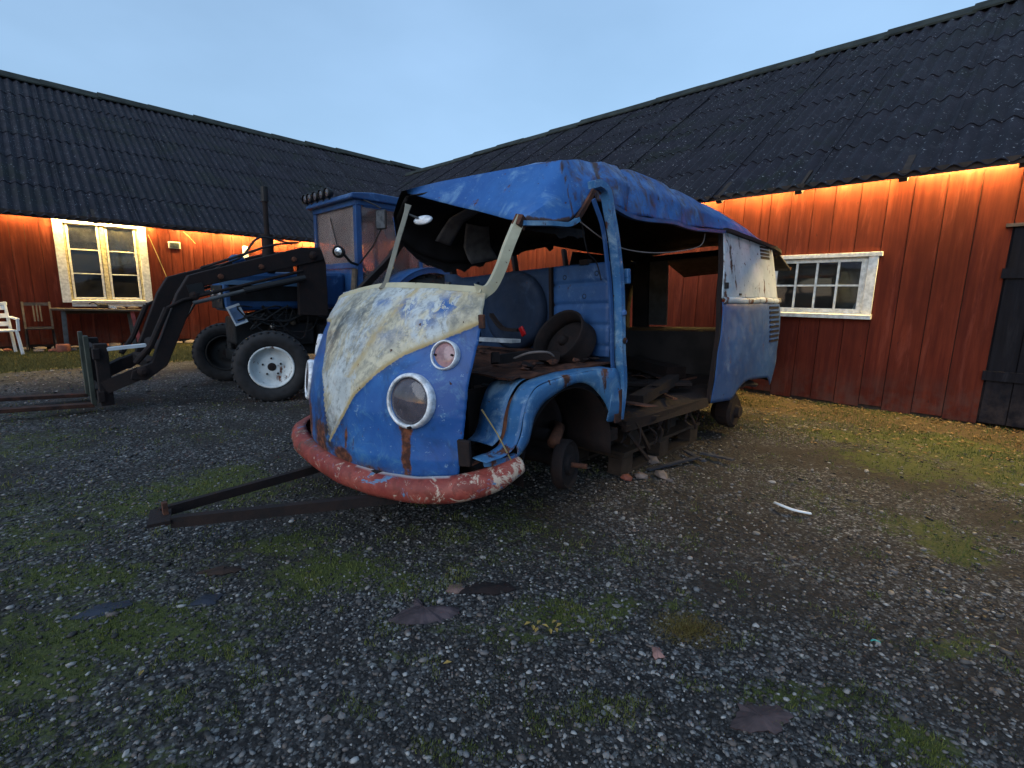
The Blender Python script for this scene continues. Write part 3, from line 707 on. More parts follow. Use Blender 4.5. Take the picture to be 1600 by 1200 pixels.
ww = MB(); ww.grid([[(LX0, yrL, zrL + .02), (11.6, yrL, zrL + .02)], [(LX0, D + .4, zEL), (11.6, D + .4, zEL)]]); ww.build('back_roof', M['roof'], lb, solid=.03)
ww = MB(); ww.grid([[(11.5, yrL, zrL), (11.5, yrL, zrL)], [(11.5, 2, 2.2), (11.5, D, 2.2)]]); ww.build('gable', M['board'], lb, solid=.03)
# dark floors inside (set on the ground sheet)
for root, (a, b) in ((rb, (-11.8, RX1 - .1)), (lb, (LX0 + .1, 6))):
    MB().box(((a + b) / 2, 2.6, .06), (b - a, 4.9, .05)).build('barn_floor', M['wood_dark'], root)
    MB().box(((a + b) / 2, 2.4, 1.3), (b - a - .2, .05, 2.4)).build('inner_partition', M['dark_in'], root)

# ------------------------------------------------------------------ the wrecked van
VY, VP, VR = R(-134.8), R(.8), R(2.6)
def rotm(yaw, pit, rol):
    cy, sy, cp, sp, cr, sr = math.cos(yaw), math.sin(yaw), math.cos(pit), math.sin(pit), math.cos(rol), math.sin(rol)
    return Matrix(((cy, -sy, 0), (sy, cy, 0), (0, 0, 1))) @ Matrix(((cp, 0, sp), (0, 1, 0), (-sp, 0, cp))) @ Matrix(((1, 0, 0), (0, cr, -sr), (0, sr, cr)))
VM = Matrix.Translation((-.1975, 3.045, -.086)) @ rotm(VY, VP, VR).to_4x4()
van = thing('van_wreck', 'wrecked blue and cream camper van with peeling paint, crushed roof and red bumper', 'van', VM)
ip = np.interp
ZS = [.36, .50, .70, .85, 1.05, 1.15, 1.23, 1.30]; CXs = [.955, .975, .955, .925, .83, .755, .67, .59]
EXs = [.64, .64, .62, .60, .565, .545, .52, .49]; WYs = [.80, .815, .825, .82, .79, .76, .725, .70]
def nose_p(u, z):
    c, e, w = ip(z, ZS, CXs), ip(z, ZS, EXs), ip(z, ZS, WYs); a = min(abs(u), 1)
    return Vector((e + (c - e) * (1 - a ** 2.0) ** (1 / 1.2), w * u, z))
def nose_n(u, z):
    a = nose_p(u + .01, z) - nose_p(u - .01, z); b = nose_p(u, z + .01) - nose_p(u, z - .01); return a.cross(b).normalized()
VU = [0, .01, .16, .25, .41, .55, .77, .93, 1.0]; VZ = [.50, .53, .67, .77, .88, .955, 1.03, 1.085, 1.10]
def vline(u, z): return z - ip(abs(u) if u > 0 else abs(u) * 2.0, VU, VZ)
ULz = [.36, .45, .70, .85, .96, 1.09, 1.22, 1.3]; ULu = [.86, .885, .90, .905, .925, .95, .975, .985]
def build_nose():
    nu, nv = 150, 110; P = []; at = {k: [] for k in ('vline', 'rust', 'grime', 'bluepatch', 'yellow', 'muck')}
    for i in range(nu):
        row = []
        for j in range(nv):
            s = i / (nu - 1); tz = j / (nv - 1); zt = 1.28 - .055 * min(1, abs(2 * s - 1)) ** 1.5
            zb = .385; z = zb + (zt - zb) * tz; ul = ip(z, ULz, ULu); u = -.93 + (ul + .93) * s
            p = nose_p(u, z); nn_ = nose_n(u, z); v = vline(u, z)
            d = .009 / (1 + math.exp(-v / .008)) + .006 * math.exp(-((v - .012) / .010) ** 2)
            # headlight bulge, dents
            for (hu, hz, rr, am) in ((.63, .77, .17, .012), (-.63, .77, .17, .012), (.0, .62, .12, -.006), (.3, 1.1, .2, -.008), (.8, .55, .12, -.010)):
                q = ((p.y - hu * .82) ** 2 + (z - hz) ** 2) / rr ** 2; d += am * math.exp(-q)
            d += .005 * noise.noise(Vector((p.y * 4, z * 4, 1))) + .0025 * noise.noise(Vector((p.y * 11, z * 11, 4)))
            # ragged door edge
            if s > .985: p = p + Vector((0, -.004 * noise.noise(Vector((z * 30, 0, 0))), 0))
            row.append(p + nn_ * d); at['vline'].append(v)
            y = p.y
            g = lambda yc, zc, a, b: math.exp(-(((y - yc) / a) ** 2 + ((z - zc) / b) ** 2))
            st_ = math.exp(-abs((y - .505) / (.030 + .03 * max(0, (z - .60) / .08))) ** 3) / (1 + math.exp((z - .675) / .008)) * (1 if z > .46 else .85); ru = max(.86 * st_, .95 * g(.10, .46, .12, .07), .85 * g(.14, .56, .02, .09), .75 * g(.20, .53, .012, .07), .9 * g(-.15, .50, .12, .16), .95 * g(-.40, .55, .12, .22),
                     .75 * g(.74, .42, .06, .05), .45 * max(0, (s - .98) / .02), .85 * max(0, (.43 - z) / .04), .65 * g(.32, .43, .25, .05), .55 * g(-.62, .9, .05, .2), .6 * g(.50, .88, .2, .015))
            at['rust'].append(min(1.3, ru))
            gr = max(1.0 * g(-.17, 1.08, .14, .22), .9 * g(.02, 1.16, .12, .12), .9 * g(-.33, .8, .14, .3), .5 * g(.1, .95, .1, .2), 1.0 * g(-.1, .6, .14, .12) , .6 * g(.66, 1.15, .05, .08))
            at['grime'].append(min(1, gr))
            at['muck'].append(min(1, max(1.2 * g(-.12, .52, .22, .17), .8 * g(-.45, .6, .15, .3), .9 * g(.2, .42, .3, .045), .5 * g(.55, .42, .3, .02))))
            at['bluepatch'].append(min(1, max(1.2 * g(.31, 1.185, .055, .035), 1.2 * g(.55, 1.175, .075, .05), .8 * g(.12, 1.2, .07, .02), .8 * g(.36, 1.16, .05, .05), .8 * g(.5, 1.10, .06, .03), .35 * g(.3, 1.05, .2, .06), .8 * g(-.6, 1.0, .1, .2))))
            at['yellow'].append(min(1, max(.9 * math.exp(-((y - .20 - (z - 1.0) * .45) / .028) ** 2) * (z > .85), .8 * math.exp(-(v / .03) ** 2) * (y > .1), .5 * g(.62, 1.23, .2, .03))))
        P.append(row)
    o = MB().grid(P).build('front_panel', M['nose'], van, smooth=True, solid=.004, attrs=at); o.data.materials.append(M['rust_dark']); o.modifiers['solid'].material_offset = 1; return o
build_nose()
def disc_basis(n_, up=Vector((0, 0, 1))):
    x = up.cross(n_).normalized(); y = n_.cross(x); return Matrix((x, y, n_)).transposed()
M['ring'] = simple('worn_chrome_ring', (.60, .62, .65), .4, metal=.15, sc=30, var=.35)
def round_lamp(name, u, z, r, mats, out, fl=1):
    n_ = nose_n(u, z); n_ = (n_ + Vector((.35, 0, 0))).normalized(); c = nose_p(u, z) + n_ * out
    sgn = 1 if u > 0 else -1
    o = MB().lathe([(r * .98, -.05), (r, -.004), (r * .99, .006), (r * .94, .015), (r * .88, .017), (r * .845, .012), (r * .84, 0), (r * .84, -.02)], 40, c, n_).build(name, mats[0], van, smooth=True)
    prof = [(r * .845 * math.cos(a), -.006 + r * .22 * math.sin(a)) for a in np.linspace(0, math.pi / 2, 8)]
    MB().lathe(prof, 40, c, n_).build('lens', mats[1], o, smooth=True)
    if name == 'headlight':
        MB().lathe([(r * .76, -.002), (r * .6, -.03), (r * .3, -.06), (.001, -.07)], 32, c, n_).build('reflector', M['chrome'], o, smooth=True)
        MB().lathe([(.016, -.05), (.016, -.015), (.001, -.012)], 12, c, n_).build('bulb', M['plastic_white'], o, smooth=True)
        b = disc_basis(n_); MB().lathe([(.007, 0), (.007, .02), (.001, .022)], 8, c + b @ Vector((.02, -r * .92, .012)), n_).build('screw', M['rust_dark'], o)
    else:
        for sx in (-1, 1): MB().lathe([(.005, .0), (.005, r * .24), (.001, r * .25)], 8, c + disc_basis(n_) @ Vector((sx * r * .62, 0, -.0)), n_).build('screw', M['rust_dark'], o)
    return o
def lens_mat(name, c, tr):
    t = NT(name); t.b.inputs['Roughness'].default_value = .12; t.b.inputs['Coat Weight'].default_value = .6
    t.b.inputs['Transmission Weight'].default_value = tr; t.b.inputs['IOR'].default_value = 1.3
    c2 = t.mix(t.ramp(t.noise(14, 5, .7), .4, .7), c, tuple(x * .6 for x in c)); t.col(c2)
    sx = t.n('ShaderNodeSeparateXYZ'); t.l(t.co(), sx.inputs[0]); t.bump(t.math('SINE', t.math('MULTIPLY', t.math('ADD', sx.outputs[0], sx.outputs[1]), 420.)), .12, .002)
    return t.m
HL = lens_mat('headlight_glass', (.16, .14, .16), .55); TL = lens_mat('faded_signal_lens', (.34, .20, .21), .0)
round_lamp('headlight', .635, .765, .124, (M['ring'], HL), .014)
round_lamp('headlight', -.62, .77, .120, (M['ring'], HL), .014)
round_lamp('turn_signal', .785, .962, .068, (M['ring'], TL), .006)
round_lamp('turn_signal', -.785, .962, .068, (M['ring'], TL), .006)

# bumper: swept rounded channel
bp = [(.50, -.88, .47), (.66, -.85, .455), (.84, -.74, .435), (.935, -.5, .415), (.975, -.2, .398), (.985, .1, .385), (.955, .3, .375), (.895, .53, .375), (.80, .74, .398), (.66, .845, .425), (.52, .885, .475)]
def catmull(pts, n):
    pts = [Vector(p) for p in pts]; out = []
    for i in range(len(pts) - 1):
        p0, p1, p2, p3 = pts[max(i - 1, 0)], pts[i], pts[i + 1], pts[min(i + 2, len(pts) - 1)]
        for k in range(n):
            t = k / n; out.append(.5 * ((2 * p1) + (p2 - p0) * t + (2 * p0 - 5 * p1 + 4 * p2 - p3) * t * t + (3 * p1 - p0 - 3 * p2 + p3) * t ** 3))
    out.append(pts[-1]); return out
path = catmull(bp, 10); P = []; att = {'end': [], 'moss': [], 'top': []}
prof = [(-.050, .052), (-.030, .056), (-.004, .053), (.018, .040), (.031, .018), (.035, -.006), (.032, -.028), (.020, -.046), (.0, -.056), (-.03, -.060)]
for i, p in enumerate(path):
    d = (path[min(i + 1, len(path) - 1)] - path[max(i - 1, 0)]); d.z = 0; d.normalize(); out = Vector((d.y, -d.x, 0)); s = i / (len(path) - 1)
    w_ = 1 - .35 * max(0, (s - .93) / .07) - .35 * max(0, (.05 - s) / .05); row = []
    for k, (a, b) in enumerate(prof):
        q = p + out * a + Vector((0, 0, b * w_ * .93)); q += out * .006 * noise.noise(q * 6) + Vector((0, 0, .004 * noise.noise(q * 9)))
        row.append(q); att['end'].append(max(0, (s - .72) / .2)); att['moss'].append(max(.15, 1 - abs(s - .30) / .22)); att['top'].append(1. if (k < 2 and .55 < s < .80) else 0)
    P.append(row)
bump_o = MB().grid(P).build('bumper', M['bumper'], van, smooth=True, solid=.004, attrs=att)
for y_ in (.35, -.35): MB().box((.86, y_, .40), (.16, .05, .06)).build('bracket', M['rust_dark'], bump_o)

# windscreen frame
def ribbon(pts, w, d, nrm, name, mat, parent=van, wob=0, seg=6, bev=.006):
    pts = catmull(pts, seg); mb = MB(); rows = []
    for i, p in enumerate(pts):
        t = (pts[min(i + 1, len(pts) - 1)] - pts[max(i - 1, 0)]).normalized(); n_ = Vector(nrm); s_ = t.cross(n_).normalized(); n_ = s_.cross(t)
        ww_ = w if not callable(w) else w(i / (len(pts) - 1)); q = p + noise.noise_vector(p * 5) * wob
        rows.append([q + s_ * ww_ / 2 + n_ * d / 2, q - s_ * ww_ / 2 + n_ * d / 2, q - s_ * ww_ / 2 - n_ * d / 2, q + s_ * ww_ / 2 - n_ * d / 2, q + s_ * ww_ / 2 + n_ * d / 2])
    mb.grid(rows); mb.f.append((0, 1, 2, 3)); e = len(mb.v) - 5; mb.f.append((e + 3, e + 2, e + 1, e))
    return mb.build(name, mat, parent, smooth=False, bev=0)
rail = [nose_p(u, 1.283 - .055 * abs(u) ** 1.5) for u in (-.93, -.75, -.5, -.25, 0, .25, .5, .75, .95)]
ribbon([p + Vector((-.004, 0, .006)) for p in rail], .03, .022, (1, 0, .5), 'windscreen_rail', M['cream'])
ribbon([(.545, .665, 1.225), (.50, .70, 1.25), (.44, .705, 1.33), (.385, .703, 1.43), (.335, .70, 1.51), (.295, .70, 1.575)], lambda s: .046 + .05 * max(0, 1 - s * 7), .032, (.35, 1, 0), 'windscreen_pillar', M['cream'], wob=.003)
MB().beam((.315, .70, 1.53), (.290, .705, 1.575), .042, .056, (1, .2, 0)).build('pillar_weld_plate', rust_mat('pink_rust_plate', 1.), van)
ribbon([(.62, 0, 1.272), (.56, .0, 1.42), (.50, 0, 1.57), (.435, -.01, 1.725)], lambda s: .024 + .03 * max(0, 1 - s * 9) + .012 * max(0, s - .9) * 10, .022, (.6, .8, 0), 'centre_pillar', paint('greyed_cream_pillar', (.16, .15, .12), (.26, .25, .20), .5, .5, edge=(.08, .09, .10)), wob=.003)
ribbon([(.50, -.66, 1.235), (.42, -.70, 1.27), (.28, -.70, 1.39), (.13, -.70, 1.53), (.05, -.70, 1.63)], .045, .03, (.35, -1, 0), 'windscreen_pillar', M['rust_dark'], wob=.003)
# interior mirror
mi = MB().lathe([(.001, -.008), (.03, -.008), (.04, 0), (.03, .006), (.001, .008)], 20).build('interior_mirror', M['ring'], van, smooth=True)
mi.location = (.38, .045, 1.645); mi.scale = (1.35, 1, .62); mi.rotation_euler = (R(6), R(8), R(-51))
MB().tube([(.445, -.01, 1.68), (.40, .03, 1.655)], .006, 6).build('mirror_arm', M['grey_panel'], van)

# ---------------- roof: stations of points from left gutter over the top to the right gutter
RS = [
 [(.10, .75, 1.575), (.30, .71, 1.56), (.20, .50, 1.61), (.19, .25, 1.69), (.20, .05, 1.75), (.20, -.20, 1.83), (.19, -.40, 1.885), (.15, -.62, 1.80), (.09, -.70, 1.67)],
 [(.00, .75, 1.58), (-.01, .71, 1.73), (-.05, .66, 1.90), (-.02, .42, 1.915), (.06, .15, 1.915), (.16, -.12, 1.905), (.24, -.36, 1.885), (.13, -.66, 1.78), (.04, -.72, 1.63)],
 [(-.09, .75, 1.64), (-.13, .72, 1.78), (-.23, .64, 1.94), (-.2, .35, 1.98), (-.18, .05, 1.97), (-.15, -.25, 1.93), (-.1, -.50, 1.87), (-.08, -.68, 1.73), (-.10, -.74, 1.53)],
 [(-.20, .75, 1.75), (-.26, .73, 1.84), (-.41, .62, 1.96), (-.4, .33, 2.0), (-.38, .05, 1.98), (-.35, -.25, 1.93), (-.32, -.52, 1.84), (-.32, -.70, 1.68), (-.32, -.74, 1.48)],
 [(-.32, .75, 1.71), (-.44, .72, 1.85), (-.60, .62, 1.98), (-.6, .33, 2.0), (-.58, .03, 1.98), (-.55, -.27, 1.92), (-.53, -.54, 1.83), (-.53, -.71, 1.68), (-.53, -.745, 1.49)],
 [(-.55, .75, 1.68), (-.65, .71, 1.86), (-.80, .62, 1.985), (-.82, .33, 2.01), (-.83, .03, 1.99), (-.84, -.27, 1.94), (-.84, -.54, 1.86), (-.84, -.71, 1.72), (-.84, -.76, 1.56)],
 [(-1.0, .75, 1.70), (-1.05, .72, 1.84), (-1.14, .62, 1.975), (-1.12, .33, 2.0), (-1.11, .03, 1.99), (-1.11, -.27, 1.96), (-1.11, -.54, 1.89), (-1.11, -.71, 1.78), (-1.11, -.76, 1.64)],
 [(-1.32, .755, 1.69), (-1.4, .73, 1.82), (-1.56, .62, 1.94), (-1.55, .33, 1.98), (-1.54, .03, 1.99), (-1.54, -.27, 1.97), (-1.54, -.54, 1.92), (-1.54, -.72, 1.83), (-1.54, -.77, 1.74)],
 [(-1.83, .765, 1.715), (-1.95, .73, 1.80), (-2.10, .62, 1.895), (-2.1, .33, 1.95), (-2.1, .03, 1.96), (-2.1, -.27, 1.95), (-2.1, -.54, 1.90), (-2.1, -.72, 1.81), (-2.1, -.77, 1.72)],
 [(-2.48, .765, 1.675), (-2.55, .73, 1.74), (-2.72, .62, 1.815), (-2.72, .33, 1.90), (-2.72, .03, 1.92), (-2.72, -.27, 1.91), (-2.72, -.54, 1.87), (-2.72, -.72, 1.78), (-2.72, -.77, 1.70)],
 [(-3.12, .765, 1.635), (-3.16, .72, 1.665), (-3.2, .60, 1.69), (-3.24, .33, 1.74), (-3.25, .03, 1.76), (-3.25, -.27, 1.75), (-3.22, -.54, 1.72), (-3.2, -.70, 1.69), (-3.15, -.76, 1.66)]]
def roof_grid(f=8):
    A = np.array(RS); n, m, _ = A.shape
    def up(A, f, blend):
        out = []
        for i in range(len(A) - 1):
            p0, p1, p2, p3 = A[max(i - 1, 0)], A[i], A[i + 1], A[min(i + 2, len(A) - 1)]
            for k in range(f):
                t = k / f; cr = .5 * ((2 * p1) + (p2 - p0) * t + (2 * p0 - 5 * p1 + 4 * p2 - p3) * t * t + (3 * p1 - p0 - 3 * p2 + p3) * t ** 3)
                bl_ = blend(i); out.append(cr * bl_ + (p1 * (1 - t) + p2 * t) * (1 - bl_))
        out.append(A[-1]); return np.array(out)
    B = up(A, f, lambda i: 0. if i < 5 else .3); B = np.swapaxes(up(np.swapaxes(B, 0, 1), f, lambda i: .15), 0, 1)
    rows = []
    for i, row in enumerate(B):
        r_ = []
        for j, p in enumerate(row):
            p = Vector(p); d = Vector((0, p.y, (p.z - 1.4) * 1.2)).normalized()
            am = .011 if -1.3 < p.x < -.1 and p.y > .5 else .0035
            c_ = (am * 1.3 * (.35 - abs(noise.noise(p * 3.3))) + am * .35 * noise.noise(p * 14)) * (1 if p.z < 1.9 else .4)
            if p.y > .5 and p.x < -.5: c_ -= max(0, min(1, (1.93 - p.z) / .1)) * .014 * math.exp(-((p.x + .95 + (p.z - 1.8) * .4) / .05) ** 2) + .012 * math.exp(-((p.x + 1.3) / .05) ** 2) + .008 * math.exp(-((p.x + 1.75) / .06) ** 2)
            if p.y > .58 and -1.0 < p.x < .0: c_ += max(.0, min(1, (1.96 - p.z) / .1)) * -.028 * math.exp(-((p.x + .30 + (p.z - 1.8) * .55) / .035) ** 2) - .018 * math.exp(-((p.x + .62 + (p.z - 1.8) * .3) / .03) ** 2) + .012 * math.exp(-((p.x + .47) / .05) ** 2)
            r_.append(p + d * c_)
        rows.append(r_)
    return rows
RG = roof_grid()
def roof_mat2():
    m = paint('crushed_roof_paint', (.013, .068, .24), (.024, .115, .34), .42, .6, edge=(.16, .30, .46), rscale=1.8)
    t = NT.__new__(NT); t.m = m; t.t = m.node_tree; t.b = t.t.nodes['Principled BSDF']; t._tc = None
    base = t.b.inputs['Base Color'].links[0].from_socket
    k = t.ramp(t.math('ADD', t.attr('rust_shade'), t.math('MULTIPLY', t.noise(1, 7, .72, co=t.co((16, 16, 7)), dist=.5), .8)), .80, 1.02)
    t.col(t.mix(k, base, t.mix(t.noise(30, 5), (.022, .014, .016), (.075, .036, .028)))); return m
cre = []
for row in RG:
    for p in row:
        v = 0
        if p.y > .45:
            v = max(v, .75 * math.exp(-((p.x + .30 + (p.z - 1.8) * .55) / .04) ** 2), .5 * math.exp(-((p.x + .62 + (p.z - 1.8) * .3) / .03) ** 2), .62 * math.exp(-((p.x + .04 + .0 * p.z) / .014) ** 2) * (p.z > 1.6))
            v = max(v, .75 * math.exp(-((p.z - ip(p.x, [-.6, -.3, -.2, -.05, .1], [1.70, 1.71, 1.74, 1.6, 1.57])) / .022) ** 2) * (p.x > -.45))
            v = max(v, .47 * (p.z > 1.68) * (p.x < -.06) * (p.x > -1.6), .45 * math.exp(-((p.x + .95) / .05) ** 2), .42 * math.exp(-((p.x + 1.3) / .03) ** 2), .5 * math.exp(-((p.z - 1.97) / .03) ** 2) * (p.x < -.1))  # rust stain, with the side face's shade painted in behind the fold
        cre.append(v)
roof = MB().grid(RG).build('roof', roof_mat2(), van, solid=.005, attrs={'rust_shade': cre}, auto=True)
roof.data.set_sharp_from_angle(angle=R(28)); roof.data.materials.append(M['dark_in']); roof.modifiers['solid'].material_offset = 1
# headliner: dark loose lining under the skin, and the pale cross straps seen against it
lin = [[p - Vector((0, 0, .035 + .01 * noise.noise(p * 3))) * (1 if .06 < j / (len(row) - 1) < .94 else .4) - Vector((0, .03 * (1 if p.y > 0 else -1), 0)) for j, p in enumerate(row)] for row in RG[5:-2]]
MB().grid([r_[2:-2:2] for r_ in lin[::2]]).build('roof_lining', M['dark_in'], roof, smooth=True, solid=.003)
def strap(idx):
    rows = []
    for i_ in idx:
        p_ = [RG[a_][b_] for a_, b_ in i_]; rows.append([q - Vector((0, q.y, (q.z - 1.3) * 1.6)).normalized() * .075 for q in p_])
    MB().grid(rows).build('roof_strap', M['grey_sheet'], roof, smooth=True, solid=.003)
strap([[(a, b) for a in range(20, 26)] for b in range(41, 57)])
strap([[(a + k, b) for k in range(0, 9)] for a, b in zip(range(26, 34), range(48, 64, 2))])
# gutter lips: torn header and side
ribbon([(.30, .72, 1.552), (.16, .745, 1.555), (.02, .755, 1.565), (-.06, .76, 1.60)], .022, .03, (0, 1, 0), 'gutter', M['blue_light'], roof, wob=.01)
ribbon([(-.05, .762, 1.60), (-.10, .766, 1.65), (-.15, .768, 1.71), (-.20, .768, 1.77)], .024, .018, (0, 1, 0), 'torn_edge', M['rust'], roof, wob=.01)
ribbon([(-.35, .765, 1.695), (-.6, .765, 1.66), (-1.0, .77, 1.675), (-1.4, .77, 1.67), (-1.83, .785, 1.69)], .022, .028, (0, 1, 0), 'gutter', M['blue_side'], roof, wob=.006)
ribbon([(-1.83, .79, 1.705), (-2.2, .79, 1.69), (-2.7, .79, 1.662), (-3.14, .78, 1.625), (-3.26, .70, 1.60)], .026, .030, (0, 1, 0), 'gutter', M['rust_dark'], roof, wob=.004)
# torn hanging rags of lining along the broken header
for (x0_, x1_, yy_, zf) in ((.26, -.25, .66, lambda x: 1.545), (-.12, -.75, -.735, lambda x: float(ip(x, [-.84, -.53, -.3, -.1], [1.56, 1.49, 1.48, 1.53]))), (-.75, -1.65, -.745, lambda x: float(ip(x, [-1.7, -1.1, -.84, -.5], [1.76, 1.64, 1.56, 1.5])))):
    rows = [[Vector((x, yy_ + .012 * noise.noise(Vector((x * 9, k, 0))), zf(x) + .03 - k * (.022 + max(0, .05 * noise.noise(Vector((x * 6.5, 0, 7))) + .008 * noise.noise(Vector((x * 23, 0, 3))))))) for k in range(3)] for x in np.linspace(x0_, x1_, 60)]
    MB().grid(rows).build('torn_lining', M['dark_in'], roof, solid=.003)

# ---------------- door pillar (left), hinge pillar edge
ribbon([(-.055, .85, 1.745), (-.10, .855, 1.755), (-.165, .86, 1.725), (-.20, .86, 1.62), (-.245, .86, 1.48), (-.285, .86, 1.30), (-.30, .862, 1.10), (-.31, .862, .90), (-.325, .862, .72), (-.31, .86, .53)], lambda s: .034 if s < .9 else .034 - .25 * (s - .9), .05, (0, 1, 0), 'door_pillar', M['blue_light'], wob=.004)
pl = ribbon([(-.10, .83, 1.69), (-.165, .835, 1.58), (-.205, .835, 1.45), (-.24, .835, 1.28), (-.255, .84, 1.10), (-.262, .84, .92), (-.27, .84, .80)], .022, .012, (0, 1, 0), 'pillar_flange', M['blue_side'], wob=.004)
for z_, x_ in ((1.33, -.345), (1.30, -.348)): MB().box((x_, .865, z_), (.03, .05, .05)).build('striker', M['blue_light'], van, bev=.006)
for z_, x_ in ((1.12, -.30), (.97, -.31)):
    MB().lathe([(.001, -.01), (.017, -.01), (.017, .008), (.012, .012), (.001, .012)], 12, (x_, .885, z_), (0, 1, 0)).build('latch', M['rust_blue'], van)
ribbon([(-.335, .84, 1.30), (-.345, .845, 1.05), (-.36, .845, .80), (-.365, .845, .60)], .02, .03, (0, 1, 0), 'rust_seam', M['rust'], wob=.004)

# ---------------- wheel arch and step panel: profile swept between two widths
prof = [(.70, .522), (.66, .526), (.60, .53), (.53, .555), (.495, .61), (.475, .69), (.435, .765), (.365, .812), (.22, .83), (.0, .835), (-.24, .825)]
pc = catmull([(a, 0, b) for a, b in prof], 5)
def sweep_strip(y0, y1, drop0, drop1, name, mat, i0=0, i1=None, nn_=5, wob=.004, dx=0, parent=van):
    rows = []
    for p in pc[i0:i1]:
        row = []
        for k in range(nn_):
            t = k / (nn_ - 1); q = Vector((p.x + dx, y0 + (y1 - y0) * t, p.z - (drop0 + (drop1 - drop0) * t))); row.append(q + noise.noise_vector(q * 9) * wob)
        rows.append(row)
    return MB().grid(rows).build(name, mat, parent, smooth=True, solid=.004)
arch = sweep_strip(.865, .775, .0, -.004, 'wheel_arch', M['blue_light'])
sweep_strip(.772, .742, .030, .030, 'rust_channel', M['rust'], wob=.003)
sweep_strip(.738, .56, -.006, .0, 'inner_step', M['blue_light'], 12, 38, dx=-.02)
# outer flank with the wheel opening cut out
op = [(.52, .50), (.445, .555), (.40, .66), (.345, .715), (.28, .742), (.14, .782), (.01, .772), (-.115, .69), (-.19, .60), (-.175, .545), (-.27, .53), (-.31, .56)]
up_ = [(.52, .555), (.487, .61), (.468, .69), (.43, .762), (.365, .808), (.22, .826), (.05, .832), (-.08, .832), (-.20, .826), (-.26, .82), (-.30, .75), (-.315, .60)]
rows = []
for (a, b), (c_, d_) in zip(catmull_xz := [(p.x, p.z) for p in catmull([(x, 0, z) for x, z in op], 4)], [(p.x, p.z) for p in catmull([(x, 0, z) for x, z in up_], 4)]):
    rows.append([Vector((a + (c_ - a) * k / 4, .868 + .006 * math.sin(k / 4 * 3.1), b + (d_ - b) * k / 4)) + noise.noise_vector(Vector((a * 8, k * .3, b * 8))) * .004 for k in range(5)])
fl_mat = M['blue_light']
MB().grid(rows).build('arch_flank', fl_mat, arch, smooth=True, solid=.004)
# rusty lip at rear of the arch and sill remains
ribbon([(-.30, .874, .70), (-.31, .874, .62), (-.30, .872, .55), (-.24, .872, .545)], .05, .006, (0, 1, 0), 'rust_patch_panel', M['rust'], arch)
ribbon([(.66, .80, .50), (.60, .835, .50), (.52, .86, .505)], .03, .03, (0, 1, 0), 'sill_end', M['blue_light'], arch)
MB().box((.715, .745, .545), (.022, .06, .12), (0, 0, R(20))).jitter(.012, 14).build('hinge_bracket', M['rust_dark'], van, bev=.004)
MB().box((.60, .75, 1.105), (.014, .035, .06)).build('door_hinge', rust_mat('pink_rust_hinge', 1.), van, bev=.004)
MB().tube([(.66, .80, .735), (.60, .83, .62), (.56, .87, .50)], .0035, 6).build('tie_wire', M['yellowed'], van)
# inner wheel house (dark) and cab floor
wh = MB(); rows = []
for a in np.linspace(-10, 190, 22): rows.append([(.10 + .36 * math.cos(R(a)), y, .40 + .36 * math.sin(R(a))) for y in (.84, .70, .54, .50)])
wh.grid(rows); wh.build('wheel_house', M['rust_dark'], van, smooth=True, solid=.004)
MB().box((.10, .47, .55), (.74, .015, .42)).jitter(.01).build('wheel_house_side', M['rust_dark'], van)
MB().box((.10, -.47, .55), (.74, .015, .42)).build('wheel_house_side', M['rust_dark'], van)
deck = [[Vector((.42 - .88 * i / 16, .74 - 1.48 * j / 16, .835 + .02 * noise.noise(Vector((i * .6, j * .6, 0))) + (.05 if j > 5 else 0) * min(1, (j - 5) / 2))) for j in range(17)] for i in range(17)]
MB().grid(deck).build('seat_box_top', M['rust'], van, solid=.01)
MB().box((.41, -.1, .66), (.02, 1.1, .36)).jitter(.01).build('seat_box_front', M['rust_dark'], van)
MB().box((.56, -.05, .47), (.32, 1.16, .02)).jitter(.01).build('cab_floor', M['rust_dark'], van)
dash = ribbon([p + Vector((-.10, 0, -.07)) for p in rail[:-2]], .07, .03, (1, 0, 1), 'dashboard', M['dark_in'])
# curved rusty tank edge, cable loop and debris on the seat box
ribbon([(.42, .64, .93), (.30, .50, .90), (.18, .44, .89), (.02, .50, .90), (-.10, .60, .885)], .035, .05, (0, 0, 1), 'tank_rim', M['rust_dark'])
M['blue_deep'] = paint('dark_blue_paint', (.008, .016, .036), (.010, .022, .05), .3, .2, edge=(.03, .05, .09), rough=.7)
# bulkhead
bk = MB(); rows = []
for i in range(25):
    y = -.86 + 1.57 * i / 24; rows.append([Vector((-.45 - .01 * math.sin(y * 9) * (1 if k else .3), y, .82 + (ip(y, [-.86, -.7, -.66, .3, .71], [1.44, 1.43, 1.40, 1.415, 1.412]) - .82) * k / 10)) for k in range(11)])
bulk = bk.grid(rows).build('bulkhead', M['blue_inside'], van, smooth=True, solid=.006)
rows = []
for i in range(13):
    y = .29 + .42 * i / 12; rr = []
    for k in range(61):
        z = .86 + .55 * k / 60; gph = (z - .86) % .125; rr.append(Vector((-.435 + .010 * (1 - math.exp(-((gph - .0625) / .012) ** 2)), y, z)))
    rows.append(rr)
MB().grid(rows).build('ribbed_panel', M['blue_side'], bulk, smooth=True, solid=.004)
for (y, z) in ((.38, 1.34), (.53, 1.22), (.42, 1.10), (.60, .98), (.62, 1.35), (.36, .97)):
    MB().lathe([(.018, .0), (.016, .004), (.009, .003), (.001, .001)], 14, (-.428, y, z), (1, 0, 0)).build('stamped_dimple', M['blue_inside'], bulk, smooth=True)
MB().box((-.425, .27, 1.12), (.025, .022, .58)).jitter(.006).build('bulkhead_post', M['rust_dark'], bulk)
MB().box((-.43, -.81, 1.36), (.012, .055, .03)).build('maker_plate', M['grey_panel'], bulk)
